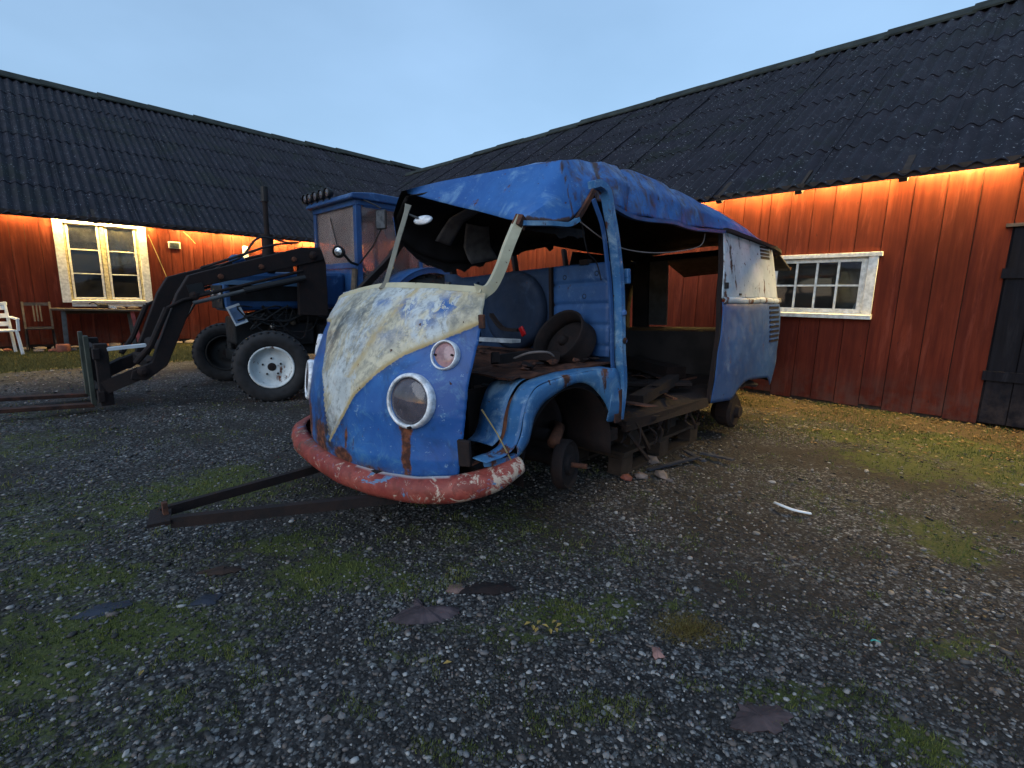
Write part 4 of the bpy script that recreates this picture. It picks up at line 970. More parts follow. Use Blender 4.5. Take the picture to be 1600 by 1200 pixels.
MB().box((-.43, .54, 1.42), (.05, .06, .03)).jitter(.008).build('catch', M['rust_dark'], bulk)
# spare wheel well: big shallow round bulge on the bulkhead
MB().lathe([(.27, .0), (.265, .04), (.24, .055), (.20, .05), (.10, .03), (.001, .028)], 36, (-.44, -.06, 1.14), (1, .05, 0)).build('spare_wheel_well', M['blue_deep'], bulk, smooth=True)
ribbon([(-.30, -.17, 1.12), (-.26, -.02, 1.03), (-.24, .15, 1.02)], .03, .02, (0, 0, 1), 'bent_bracket', M['rust_dark'], bulk)
for y in (-.42,): MB().box((-.40, y, 1.13), (.03, .02, .45)).build('bulkhead_rib', M['blue_inside'], bulk)
# right hand side wall
rows = []
for i in range(30):
    x = -.45 - 2.75 * i / 29; top = 1.22 if x > -1.95 else 1.70; rows.append([Vector((x, -(.86 if z < 1.1 else .86 - (z - 1.1) * .17), z)) for z in np.linspace(.42, top, 10)])
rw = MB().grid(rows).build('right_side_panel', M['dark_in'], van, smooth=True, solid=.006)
for x in (-.48, -1.2, -1.93): MB().box((x, -.80, 1.47), (.05, .03, .52), (R(10), 0, 0)).build('window_post', M['rust_dark'], rw)
MB().box((-2.3, -.79, 1.50), (.5, .01, .24), (R(8), 0, 0)).build('side_blind', M['grey_panel'], rw)
# left rear quarter
QF_z = [.43, .80, 1.20, 1.45, 1.70]; QF_x = [-1.56, -1.60, -1.73, -1.81, -1.87]
def side_y(z): return float(ip(z, [.35, .6, .9, 1.12, 1.2, 1.45, 1.70], [.845, .865, .87, .855, .83, .80, .765]))
def rear_x(z): return float(ip(z, [.38, .6, 1.0, 1.4, 1.66], [-3.07, -3.14, -3.20, -3.19, -3.15]))
def qpt(s, z):
    xf = float(ip(z, QF_z, QF_x)); xr = rear_x(z); x = xf + (xr - xf) * s; y = side_y(z)
    L_ = .30; e = max(0, (xr + L_) - x) / L_
    if e > 0: y = y - .20 * (1 - math.sqrt(max(0, 1 - e ** 2.6)))
    q = Vector((x, y, z)); return q + Vector((0, 1, 0)) * (.006 * noise.noise(q * 3) + .002 * noise.noise(q * 12))
def q_top(s): xf, xr = -1.87, -3.15; x = xf + (xr - xf) * s; return float(ip(x, [-3.2, -2.7, -2.2, -1.83], [1.628, 1.665, 1.688, 1.705]))
def q_bot(s):
    x = -1.56 + (-3.07 + 1.56) * s
    return float(ip(x, [-3.10, -2.86, -2.80, -2.74, -2.66, -2.25, -2.15, -2.05, -1.99, -1.92, -1.56], [.42, .395, .44, .475, .487, .515, .50, .46, .41, .395, .425]))
def quarter(z_lo, z_hi, nz, name, mat):
    rows = []
    for i in range(90):
        s = i / 89; a = z_lo(s); b = z_hi(s); rows.append([qpt(s, a + (b - a) * k / nz) for k in range(nz + 1)])
    o = MB().grid(rows).build(name, mat, van, smooth=True, solid=.005); o.data.materials.append(M['dark_in']); o.modifiers['solid'].material_offset = 1; return o
ql = quarter(q_bot, lambda s: 1.168 - .01 * s, 26, 'lower_side_panel', M['blue_side'])
qu = quarter(lambda s: 1.190 - .012 * s, q_top, 18, 'upper_side_panel', M['pale'])
mb = MB(); rows = []
for i in range(60):
    s = i / 59; p = qpt(s, 1.178 - .012 * s); n_ = (qpt(min(1, s + .01), p.z) - qpt(max(0, s - .01), p.z)).cross(Vector((0, 0, 1))).normalized(); n_ = -n_ if n_.y < 0 else n_
    rows.append([p + n_ * (.003 + .020 * math.sin(a)) + Vector((0, 0, -.026 * math.cos(a) + .004 * math.sin(s * 14))) for a in np.linspace(0, math.pi, 7)])
mb.grid(rows).build('belt_moulding', M['pale'], van, smooth=True, solid=.003)
# dark inside skins so the panels have depth
ribbon([(float(ip(z, QF_z, QF_x)) + .004, side_y(z) - .02, z) for z in (.44, .7, .95, 1.2, 1.45, 1.69)], .03, .03, (1, 0, 0), 'panel_edge_post', M['rust_dark'])
def louvre(x, z, w_, par):
    s = (x - float(ip(z, QF_z, QF_x))) / (rear_x(z) - float(ip(z, QF_z, QF_x))); a = qpt(s, z); b = qpt(min(1, s + w_ / 1.4), z); n_ = (b - a).cross(Vector((0, 0, 1))).normalized(); n_ = -n_ if n_.y < 0 else n_
    mb = MB(); mb.beam(a + n_ * .001, b + n_ * .001, .010, .020); o = mb.build('louvre', M['black'], par)
    MB().beam(a + n_ * .006 + Vector((0, 0, .013)), b + n_ * .006 + Vector((0, 0, .013)), .012, .006).build('louvre_hood', M['blue_side'] if par is ql else M['pale'], o)
for k in range(9): louvre(-2.70, .815 + k * .042, .22, ql)
for k in range(4): louvre(-2.62, 1.545 + k * .030, .23, qu)
MB().box((-1.80, .832, 1.29), (.035, .02, .045)).build('door_catch', M['black'], van); MB().box((-2.08, .832, 1.225), (.03, .012, .016)).build('door_catch', M['black'], van)
# rear panel pieces round the open hatch
rp = MB(); rp.box((-3.20, -.50, 1.29), (.03, .24, .72)); rp.build('rear_corner_panel', M['grey_panel'], van)
rp = MB(); rp.box((-3.18, -.70, 1.2), (.05, .20, 1.0)); rp.box((-3.19, 0, .66), (.04, 1.2, .50)); rp.build('rear_panel', M['dark_in'], van)
MB().box((-3.20, 0, 1.675), (.06, 1.3, .06)).build('hatch_header', M['rust_dark'], van)
hatch = [[Vector((-3.22 - .50 * k / 6, -.44 + 1.16 * i / 10, 1.665 - .17 * k / 6 + .02 * math.sin(i / 10 * 3.14))) for k in range(7)] for i in range(11)]
hl = MB().grid(hatch).build('rear_hatch', M['black'], van, smooth=True, solid=.02)
ribbon([hatch[i][6] + Vector((0, 0, .004)) for i in (0, 3, 7, 10)], .03, .03, (0, 0, 1), 'hatch_edge', M['rust'], hl)
ribbon([hatch[i][0] + Vector((-.03, 0, .022)) for i in (0, 3, 7, 10)], .035, .012, (0, 0, 1), 'hatch_edge', rust_mat('pale_rust_edge', 1.), hl)
# engine bay deck, cargo floor, underframe
MB().box((-2.82, -.02, .70), (.72, 1.50, .42)).jitter(.015).build('engine_deck', simple('dusty_engine_deck', (.022, .019, .019), .85, sc=5, var=.5), van)
mb = MB(); rows = []
for i in range(34):
    x = -.44 - 2.1 * i / 33; rg = .83 + .06 * noise.noise(Vector((x * 7, 0, 3))) - (.10 if -1.5 < x < -.5 else 0) * abs(noise.noise(Vector((x * 4, 1, 0))))
    rows.append([Vector((x, rg - (rg + .82) * k / 14, .50 + .025 * noise.noise(Vector((x * 5, k * .5, 0))) - (.04 if k < 1 else 0))) for k in range(15)])
MB().grid(rows).build('cargo_floor', M['rust_dark'], van, solid=.02)
for y in (.36, -.36): MB().beam((.85, y, .36), (-3.0, y, .36), .07, .13).build('chassis_rail', M['rust_dark'], van)
for x in (.6, -.35, -.9, -1.5, -2.1): MB().beam((x, .80, .42), (x, -.80, .42), .07, .07).jitter(.01).build('cross_member', M['rust_dark'], van)
MB().beam((-.45, .80, .455), (-1.52, .83, .44), .03, .07).jitter(.02, 6).build('sill_remains', M['rust_dark'], van)
for (p, q, w_, h_) in (((-.75, .70, .56), (-1.45, .60, .60), .10, .06), ((-.62, .55, .55), (-1.0, .30, .60), .05, .03), ((-1.2, .30, .56), (-1.5, .72, .58), .12, .02), ((-.55, .82, .47), (-.75, .80, .25), .02, .02), ((-.5, .80, .40), (-.68, .84, .20), .015, .02), ((-1.9, .4, .58), (-2.2, -.2, .62), .2, .1)):
    MB().beam(p, q, w_, h_).jitter(.02, 8).build('floor_scrap', M['rust_dark'], van)
for k in range(34):
    x = random.uniform(-2.1, -.5); y = random.uniform(-.3, .80); z = .52 + random.uniform(0, .07); a = random.uniform(-1.2, 1.2); L_ = random.uniform(.08, .35)
    MB().beam((x, y, z), (x + L_ * math.cos(a), y + L_ * math.sin(a), z + random.uniform(-.03, .06)), random.uniform(.01, .09), random.uniform(.004, .02)).jitter(.02, 11).build('floor_scrap', M['rust'] if k % 4 == 0 else M['rust_dark'], van)
for k in range(16):
    x = random.uniform(-1.5, -.45); p_ = [(x, random.uniform(.7, .82), .45)]
    for _ in range(3): q_ = p_[-1]; p_.append((q_[0] + random.uniform(-.07, .07), q_[1] + random.uniform(-.03, .04), q_[2] - random.uniform(.02, .08)))
    MB().tube(catmull(p_, 4), random.uniform(.003, .009), 5).build('hanging_scrap', M['rust_dark'], van)
for k in range(18):
    x = random.uniform(-.35, .35); y = random.uniform(-.1, .68); s_ = random.uniform(.012, .04); V_, F_ = ico()
    o = MB().add([(v[0] * s_ * 1.5, v[1] * s_, v[2] * s_ * .4) for v in V_ * (1 + .3 * rng.standard_normal((12, 1)))], [tuple(int(q) for q in f) for f in F_]).build('rust_crumb', M['rust_dark'] if k % 3 else M['rust'], van); o.location = (x, y, .86 + (.04 if y < .2 else 0)); o.rotation_euler = (0, 0, random.random() * 6)
# wiring hanging across the opening
MB().tube(catmull([(-.06, .78, 1.58), (-.30, .80, 1.49), (-.62, .78, 1.47), (-1.0, .78, 1.49), (-1.45, .77, 1.56), (-1.6, .74, 1.66)], 6), .0035, 5).build('hanging_wire', M['stone'], van)
MB().tube(catmull([(-.09, .76, 1.60), (-.17, .74, 1.45), (-.28, .72, 1.40), (-.30, .74, 1.30)], 6), .004, 5).build('hanging_wire', M['dark_in'], van)
# running gear remains
ax = MB().tube([(.10, .72, .455), (-.12, .58, .47), (-.3, .3, .44)], .033, 12).build('steering_tube', rust_mat('bright_rust_tube', 1.), van, smooth=True)
MB().tube([(.0, -.70, .33), (.0, .66, .33)], .045, 12).build('front_axle', M['rust_dark'], van, smooth=True)
MB().tube([(.0, -.70, .45), (.0, .60, .45)], .04, 12).build('front_axle', M['rust_dark'], van, smooth=True)
for sg, axd in ((1, (-.28, .92, .02)), (-1, (0, -1, 0))):
    dr = MB().lathe([(.001, -.03), (.125, -.03), (.135, -.02), (.135, .02), (.125, .035), (.11, .022), (.06, .02), (.05, .04), (.001, .04)], 28, (.03, .74 * sg, .325), axd).build('brake_drum', M['rust_dark'], van, auto=True)
    MB().tube([Vector((.03, .74 * sg, .325)), Vector((.03, .74 * sg, .325)) + Vector(axd) * .13], .014, 8).build('wheel_stud', M['rust'], dr)
for sg in (1, -1):
    MB().lathe([(.001, -.12), (.07, -.12), (.14, -.05), (.145, .05), (.12, .07), (.06, .07), (.05, .11), (.001, .11)], 20, (-2.27, .70 * sg, .235), (0, sg, 0)).jitter(.012, 9).build('rear_hub', M['rust_dark'], van)
MB().box((-2.3, 0, .33), (.5, .9, .22)).jitter(.02).build('gearbox', M['rust_dark'], van)
# tow frame under the nose
tb = MB().beam((1.65, -.10, .29), (.86, .42, .30), .038, .045).build('tow_bar', M['rust_dark'], van)
MB().beam((1.67, -.245, .295), (.80, -.28, .31), .034, .042).build('tow_bar', M['rust_dark'], van)
MB().beam((1.70, -.08, .30), (1.66, -.27, .30), .08, .014).build('hitch_plate', M['rust_dark'], tb)
MB().beam((1.66, -.17, .26), (1.66, -.17, .36), .03, .018, (1, 0, 0)).build('hitch_pin', M['rust'], tb)

# ---------------- loose things in and under the van (in the van's own coordinates, but things of their own)
def vthing(name, loc, label, cat, group=None):
    return thing(name, label, cat, VM @ Matrix.Translation(Vector(loc)), group)
t_ = vthing('wheel_rim', (-.30, .47, .955), 'dark rusty steel wheel rim leaning on the seat box beside the ribbed blue panel', 'wheel rim')
rimax = Vector((.80, -.10, .58))
MB().lathe([(.165, -.09), (.175, -.09), (.182, -.075), (.172, -.03), (.174, .02), (.184, .06), (.180, .07), (.168, .06), (.160, .0), (.155, -.04)], 36, (0, 0, 0), rimax).build('rim', M['rust_dark'], t_, smooth=True, solid=.004)
MB().lathe([(.158, -.03), (.12, -.015), (.07, -.02), (.05, .0), (.03, .0)], 30, (0, 0, 0), rimax).build('disc', M['rust_dark'], t_, smooth=True, solid=.004)
MB().lathe([(.03, -.01), (.032, .02), (.02, .035), (.001, .035)], 14, (0, 0, 0), rimax).build('hub', M['rust_dark'], t_, smooth=True)
t_ = tag(MB().beam((-.20, -.24, .955), (-.14, .22, .955), .07, .022).jitter(.006, 8).build('plank', M['white_plank']), 'flaking white plank lying across the seat box in the cab', 'plank'); t_.matrix_world = VM @ Matrix.Translation((.0, 0, .0))
t_ = MB().box((0, 0, 0), (.016, .035, .06)).build('reflector', lens_mat('red_reflector', (.35, .01, .012), 0), None, bev=.006); t_.matrix_world = VM @ Matrix.Translation((-.12, .30, 1.02)) @ Matrix.Rotation(R(30), 4, 'X'); tag(t_, 'small red reflector lying in the cab behind the white plank', 'reflector')
t_ = MB().tube(catmull([(0, 0, 0), (-.04, .07, .03), (-.12, .12, .03), (-.2, .10, .0)], 5), .007, 6, flat=1).build('rubber_seal', M['stone'], None, smooth=True); t_.matrix_world = VM @ Matrix.Translation((.22, .56, .90)); tag(t_, 'pale curved strip of rubber on the seat box beside the rim', 'rubber strip')
for i, (x, y, s_) in enumerate(((.12, .60, .03), (.02, .66, .022), (-.05, .60, .035), (.2, .62, .02), (-.15, .68, .025))):
    mb = MB(); V_, F_ = ico(); mb.add([(v[0] * s_, v[1] * s_, v[2] * s_ * .5) for v in V_ * (1 + .25 * rng.standard_normal((12, 1)))], [tuple(int(k) for k in f) for f in F_])
    o = mb.build('rust_crumb', M['rust'], van); o.location = (x, y, .865)

# pallet stack under the van
pa = Vector((.727, 3.056, 0)); pd = Vector((.684, .73, 0)).normalized(); pn = Vector((-pd.y, pd.x, 0))
pang = math.atan2(pd.y, pd.x)
pal = thing('pallet', 'dark wet wooden pallet under the van floor behind the brake drum', 'pallet', frame_at(pa, pang))
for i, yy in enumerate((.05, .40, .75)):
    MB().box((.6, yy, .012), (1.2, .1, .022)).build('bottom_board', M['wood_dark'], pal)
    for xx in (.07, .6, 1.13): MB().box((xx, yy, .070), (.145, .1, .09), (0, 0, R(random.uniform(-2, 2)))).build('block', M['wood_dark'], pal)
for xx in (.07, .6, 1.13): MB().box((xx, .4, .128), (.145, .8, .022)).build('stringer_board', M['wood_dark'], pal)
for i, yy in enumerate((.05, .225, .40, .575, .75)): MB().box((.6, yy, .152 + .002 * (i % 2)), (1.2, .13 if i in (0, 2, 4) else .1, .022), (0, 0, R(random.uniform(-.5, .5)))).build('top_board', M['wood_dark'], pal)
for i, (xx, yy, l_) in enumerate(((.25, .35, .6), (.85, .42, .7))):
    t_ = MB().box((0, 0, 0), (.14, l_, .10)).jitter(.005, 5).build('timber_block', M['wood_dark'], None); t_.matrix_world = frame_at(pa, pang) @ Matrix.Translation((xx, yy, .216)); tag(t_, ('dark timber block on the pallet under the front of the van floor', 'dark timber block on the pallet under the middle of the van floor')[i], 'timber', 'timber blocks holding up the van')
# ------------------------------------------------------------------ tractor with front loader
TM = frame_at((-3.16, 5.77, 0), R(180 + 44.7))
tr = thing('tractor', 'blue tractor with glazed cab, white front rims and black front loader with pallet forks', 'tractor', TM)
TB, BK, LD = M['tractor_blue'], M['black'], M['loader']
def wheel(x, y, R_, w_, rr, steer, rimmat, side):
    o = bpy.data.objects.new('wheel', MB().lathe([(rr * .2, -w_ * .18), (rr * .2, w_ * .18), (.001, w_ * .2)], 16).mesh('wheel', M['rust_dark'])); COL.objects.link(o); o.parent = tr
    o.location = (x, y, R_ - .015); o.rotation_euler = (0, 0, steer)
    pr = [(rr * .98, -w_ * .34), (rr * 1.12, -w_ * .42), (R_ * .80, -w_ * .5), (R_ * .92, -w_ * .44), (R_ * .975, -w_ * .34), (R_ * .985, 0), (R_ * .975, w_ * .34), (R_ * .92, w_ * .44), (R_ * .80, w_ * .5), (rr * 1.12, w_ * .42), (rr * .98, w_ * .34), (rr * .95, 0)]
    MB().lathe(pr, 56).build('tyre', M['rubber'], o, smooth=True)
    mb = MB(); n = 34 if R_ < .5 else 26
    for k in range(n):
        for sg in (-1, 1):
            a = 2 * math.pi * (k + (.5 if sg > 0 else 0)) / n
            p = Vector((math.cos(a) * R_ * .985, sg * w_ * .12, math.sin(a) * R_ * .985)); a2 = a + (.16 if R_ < .5 else .3); p *= (.985 if R_ < .5 else 1); q = Vector((math.cos(a2) * R_ * .955, sg * w_ * .43, math.sin(a2) * R_ * .955))
            mb.beam(p, q, .022 if R_ < .5 else .045, .016 if R_ < .5 else .05, up=p.normalized())
    kind(mb.build('tread_lugs', M['rubber'], o), 'stuff')
    s = side
    MB().lathe([(rr * 1.04, w_ * .40 * s), (rr * 1.0, w_ * .42 * s), (rr * .93, w_ * .38 * s), (rr * .88, w_ * .20 * s), (rr * .72, w_ * .10 * s), (rr * .5, w_ * .12 * s), (rr * .25, w_ * .16 * s), (rr * .22, w_ * .16 * s), (.001, w_ * .16 * s)], 40).build('rim', rimmat, o, smooth=True, solid=.006)
    MB().box((0, w_ * .165 * s, 0), (rr * .22, .012, rr * .22), (0, R(40), 0)).build('hub_cap', BK, o)
    for k in range(5):
        a = k * 2 * math.pi / 5 + .3; MB().lathe([(.011, 0), (.011, .016 * s), (.001, .018 * s)], 6, (rr * .42 * math.cos(a), w_ * .13 * s, rr * .42 * math.sin(a))).build('wheel_nut', M['rust_dark'], o)
    return o
wheel(0, .83, .385, .26, .215, R(-20), M['rim_white'], 1)
wheel(0, -.83, .385, .26, .22, R(-20), BK, 1)
wheel(-2.05, .74, .72, .38, .40, 0, M['rim_white'], 1)
wheel(-2.05, -.74, .72, .38, .40, 0, M['rim_white'], 1)
MB().beam((0, -.7, .37), (0, .7, .37), .10, .12).build('front_axle', BK, tr, bev=.01)
for sg in (1, -1): MB().tube([(0, .60 * sg, .30), (0, .62 * sg, .56)], .045, 10).build('king_pin', BK, tr)
mb = MB(); mb.prism([(.16, .56), (.16, .86), (-.3, .95), (-1.25, .95), (-2.2, .82), (-2.2, .42), (-1.3, .36), (-.2, .42)], -.17, .17); mb.build('engine_block', BK, tr, bev=.02)
for (c, d) in (((-.45, .21, .66), (.5, .10, .26)), ((-.9, .24, .60), (.3, .16, .34)), ((-.2, .2, .84), (.3, .12, .12)), ((-1.15, .3, .52), (.35, .25, .2)), ((-.6, .22, .86), (.6, .1, .08))):
    MB().box(c, d).jitter(.01, 6).build('engine_part', M['dark_in'], tr, bev=.01)
for (x, z) in ((-.45, .80), (-.22, .76)): MB().lathe([(.001, 0), (.032, 0), (.036, .02), (.03, .035), (.001, .04)], 14, (x, .27, z)).build('filter_cap', M['chrome'] if x > -.3 else M['wood'], tr, smooth=True)
MB().tube(catmull([(-.1, .25, .9), (-.35, .32, .82), (-.6, .33, .9), (-.9, .3, .82)], 6), .014, 6).build('hose', BK, tr)
# bonnet
hp = [(.24, .93), (.26, 1.22), (.20, 1.33), (.0, 1.37), (-1.15, 1.42), (-1.15, .98)]
def roundp(y0, y1): return MB().prism(hp, y0, y1)
roundp(-.26, .26).build('bonnet', TB, tr, bev=.045)
MB().box((.262, 0, 1.09), (.02, .42, .26)).build('grille', BK, tr, bev=.01)
for y in (-.14, .14): MB().lathe([(.065, 0), (.06, .02), (.001, .03)], 20, (.265, y, 1.10), (1, 0, 0)).build('headlight', HL, tr, smooth=True)
MB().box((-.35, .262, 1.14), (1.1, .014, .18)).build('bonnet_side_grille', M['dark_in'], tr)
MB().box((-.25, .272, 1.25), (1.1, .012, .05)).build('bonnet_stripe', paint('pale_stripe', (.10, .22, .42), (.14, .28, .48), .2, .3), tr)
MB().lathe([(.001, .13), (.05, .12), (.085, .085), (.09, .05), (.05, .04), (.035, .0), (.035, -.1)], 24, (.03, .0, 1.44), (0, 0, 1)).build('air_cleaner_cap', TB, tr, smooth=True)
# small leaning plate beside the nose of the bonnet, white with a dark mark
pt = MB().box((.16, .33, .90), (.14, .012, .22), (R(8), R(20), 0)).build('number_plate', M['plastic_white'], tr, bev=.004)
MB().box((.165, .338, .90), (.10, .004, .17), (R(8), R(20), 0)).build('plate_face', simple('blue_grey_face', (.10, .16, .28), .4), pt)
# exhaust
ex = MB().tube([(-.25, .20, 1.38), (-.25, .20, 1.80)], .062, 16).build('muffler', M['rust_dark'], tr, smooth=False)
MB().tube([(-.25, .20, 1.80), (-.25, .20, 2.16)], .028, 12).build('exhaust_pipe', M['rust_dark'], ex)
MB().tube([(-.25, .20, 2.16), (-.25, .20, 2.32)], .040, 12).build('exhaust_cap', BK, ex)
# cab
X0, X1, Yc = -1.16, -2.55, .60; ZT, ZB = 2.30, 1.0
def post(name, p, q, w_=.07, mat=TB): return MB().beam(p, q, w_, w_, (1, 0, 0)).build(name, mat, tr, bev=.008)
for sg in (1, -1):
    post('cab_post', (X0, Yc * sg, .78), (X0 - .02, (Yc - .03) * sg, ZT - .03), .075)
    post('cab_post', (X0 - .92, Yc * sg, 1.0), (X0 - .90, (Yc - .03) * sg, ZT - .03), .05)
    post('cab_post', (X1, Yc * sg, 1.2), (X1 + .05, (Yc - .03) * sg, ZT - .03), .07)
    MB().beam((X0, (Yc - .01) * sg, ZT - .05), (X1 + .05, (Yc - .01) * sg, ZT - .05), .06, .08).build('cab_rail', TB, tr, bev=.006)
MB().beam((X0, -Yc, ZT - .05), (X0, Yc, ZT - .05), .06, .09).build('cab_rail', TB, tr, bev=.006)
MB().beam((X1 + .05, -Yc, ZT - .05), (X1 + .05, Yc, ZT - .05), .06, .09).build('cab_rail', TB, tr, bev=.006)
MB().beam((X0 + .01, -Yc, 1.50), (X0 + .01, Yc, 1.50), .05, .07).build('cab_rail', TB, tr, bev=.006)
cr_ = MB(); cr_.prism([(X0 + .10, ZT - .01), (X0 + .08, ZT + .035), (X0 - .2, ZT + .07), (X1 + .1, ZT + .06), (X1 - .04, ZT + .0), (X1 - .04, ZT - .03), (X0 + .10, ZT - .03)], -Yc - .06, Yc + .06); cr_.build('cab_roof', TB, tr, bev=.015)
cw = MB().box((X0 + .0, .0, 1.20), (.03, 1.14, .52)).build('cab_cowl', TB, tr)
for y in (.42, -.42): MB().box((X0 + .02, y, 1.20), (.012, .22, .36)).build('cowl_panel', TB, cw, bev=.004)
MB().box((X0 - .002, 0, 1.89), (.008, 1.10, .70)).build('windscreen', M['cab_glass'], tr)
MB().box((X0 + .008, .0, 1.89), (.01, .012, .5), (R(25), 0, 0)).build('wiper', BK, tr)
MB().box((X1 + .04, 0, 1.75), (.008, 1.10, .95)).build('rear_window', M['cab_glass'], tr)
for sg in (1, -1):
    dr = MB(); dr.box(((X0 - .48), (Yc - .005) * sg, 2.215), (.78, .028, .045)); dr.build('door_frame', TB, tr)
    MB().box(((X0 - .48), (Yc - .008) * sg, 1.60), (.82, .008, 1.20)).build('door_glass', M['cab_glass'], tr)
    MB().box(((X0 - .48), (Yc - .002) * sg, 1.0), (.84, .03, .10)).build('door_sill', TB, tr)
    MB().box((X0 - 1.18, (Yc - .008) * sg, 1.80), (.44, .008, .85)).build('side_glass', M['cab_glass'], tr)
    MB().beam((X0 - .80, (Yc + .02) * sg, 1.42), (X0 - .90, (Yc + .02) * sg, 1.42), .03, .02).build('door_handle', M['chrome'], tr)
MB().beam((X0 - .06, Yc + .01, .82), (X0 - .9, Yc + .01, 1.32), .035, .05).build('door_brace', TB, tr)
# seat, steering and dark interior seen through the grimy glass
MB().box((-1.9, 0, 1.25), (.45, .45, .12)).build('seat', M['dark_in'], tr, bev=.03); MB().box((-2.1, 0, 1.55), (.1, .45, .5)).build('seat_back', M['dark_in'], tr, bev=.03)
MB().tube([(-1.45 + .19 * math.cos(a) * .6, .19 * math.sin(a), 1.5 + .19 * math.cos(a) * .8) for a in np.linspace(0, 2 * math.pi, 25)], .014, 6, caps=False).build('steering_wheel', BK, tr)
# rear mudguards
for sg in (1, -1):
    rows = [[(-2.05 + .80 * math.cos(R(a)), (.52 + .44 * k) * sg, .70 + .80 * math.sin(R(a))) for k in (0, .5, 1)] for a in range(-5, 165, 8)]
    MB().grid(rows).build('mudguard', TB, tr, smooth=True, solid=.01)
    rows = [[(-2.05 + r_ * math.cos(R(a)), .955 * sg, .70 + r_ * math.sin(R(a))) for r_ in (.74, .80)] for a in range(-5, 165, 8)]
    MB().grid(rows).build('mudguard_lip', TB, tr, solid=.006)
# roof work lamps
for k, y in enumerate((-.62, -.48, -.30, -.12, .06)):
    c = Vector((X0 + .10, y, ZT + .10)); o = MB().lathe([(.001, -.06), (.045, -.05), (.064, .0), (.064, .03), (.055, .032)], 18, c, (1, .1, -.05)).build('work_lamp', BK, tr, smooth=True)
    MB().lathe([(.045, .02), (.001, .03)], 18, c, (1, .1, -.05)).build('lens', HL, o, smooth=True); MB().box(c - Vector((.02, 0, .06)), (.02, .02, .07)).build('lamp_bracket', BK, o)
c = Vector((X0 + .30, .72, 1.63)); MB().tube([(X0, Yc, 1.50), (X0 + .15, .70, 1.52), (X0 + .24, .72, 1.60)], .016, 8).build('lamp_arm', BK, tr)
o = MB().lathe([(.001, -.07), (.05, -.055), (.072, 0), (.072, .03), (.062, .034)], 22, c, (.8, .6, 0)).build('work_lamp', BK, tr, smooth=True); MB().lathe([(.045, .028), (.001, .045)], 22, c, (.8, .6, 0)).build('lens', M['chrome'], o, smooth=True)
# mirror with stay
MB().tube([(X0 - .06, Yc + .02, 2.28), (X0 - .14, .80, 2.20), (X0 - .18, .86, 2.16)], .010, 6).build('mirror_stay', BK, tr)
MB().tube([(X0 + .0, Yc + .03, 1.52), (X0 - .10, .78, 1.72), (X0 - .17, .86, 1.92)], .010, 6).build('mirror_stay', BK, tr)
mr = MB().box((0, 0, 0), (.035, .15, .23)).build('mirror', BK, tr, bev=.02); mr.location = (X0 - .17, .88, 2.03); mr.rotation_euler = (0, 0, R(20))
g_ = MB().box((.019, 0, 0), (.004, .125, .20)).build('mirror_glass', simple('dull_mirror_glass', (.05, .055, .065), .3, metal=.3), mr, bev=.001)
MB().box((X0 + .18, .68, 1.14), (.16, .008, .085), (0, R(14), R(14))).build('white_plate', M['plastic_white'], tr, bev=.003)
MB().tube([(X0 + .06, .62, 1.45), (X0 + .10, .64, 1.2), (X0 + .06, .62, .95)], .035, 8).build('hydraulic_hose', M['wood'], tr)
for z in (.55, .85): MB().box((X0 - .1, .5, z), (.3, .26, .03)).build('step', BK, tr)
for k in range(7):
    x0_ = random.uniform(-.5, .1); MB().tube(catmull([(x0_, .30 + .02 * k, random.uniform(.75, 1.05)), (x0_ + .15, .34, random.uniform(.6, 1.0)), (x0_ - .25, .36, random.uniform(.6, 1.0)), (x0_ - .4, .3, random.uniform(.8, 1.1))], 5), random.uniform(.006, .013), 6).build('engine_hose', BK if k % 2 else M['dark_in'], tr)
# loader: towers, arms, rams, link rods, carriage, forks
for sg in (1, -1):
    y = .5 * sg; nm = 'loader_tower'
    MB().prism([(-.78, .88), (-.44, .90), (-.46, 1.45), (-.52, 1.66), (-.72, 1.68), (-.78, 1.5)], y - .035, y + .035).build(nm, LD, tr, bev=.006)
    MB().prism([(-.72, 1.66), (-.76, 1.54), (.50, 1.20), (.62, 1.02), (.88, .42), (1.06, .29), (1.18, .31), (1.16, .39), (1.0, .46), (.74, 1.12), (.63, 1.30), (.50, 1.345), (-.50, 1.66)], y - .055, y + .055).build('loader_arm', LD, tr, bev=.008)
    MB().box((.58, y + .058 * sg, 1.17), (.14, .01, .10), (0, R(14), 0)).build('arm_gusset', BK, tr)
    r_ = MB().tube([(-.50, y + .09 * sg, 1.32), (.15, y + .09 * sg, 1.16)], .036, 12).build('lift_ram', BK, tr); MB().tube([(.15, y + .09 * sg, 1.16), (.62, y + .09 * sg, 1.03)], .02, 10).build('ram_rod', M['grey_panel'], r_)
    MB().tube([(-.5, y + .03 * sg, 1.40), (.7, y + .07 * sg, 1.06), (.84, y + .07 * sg, .98)], .016, 8).build('link_rod', LD, tr)
    MB().tube([(.84, y + .07 * sg, .98), (1.00, y + .06 * sg, .62), (1.12, y, .46)], .028, 8).build('tilt_ram', LD, tr)
    for (x, z) in ((-.62, 1.58), (.60, 1.10), (1.08, .38)): MB().lathe([(.045, 0), (.045, .015), (.02, .03), (.001, .03)], 14, (x, y + .06 * sg, z), (0, sg, 0)).build('pivot_pin', M['rust_dark'], tr)
    MB().beam((1.10, y, .36), (1.36, y * .85, .24), .09, .12).build('tilt_link', LD, tr)
MB().tube([(.86, -.5, .58), (.86, .5, .58)], .055, 14).build('cross_tube', LD, tr)
MB().tube([(-.60, -.5, 1.0), (-.60, .5, 1.0)], .05, 12).build('cross_tube', LD, tr)
MB().box((.98, 0, .42), (.10, .96, .10)).build('cross_bar', LD, tr, bev=.01)
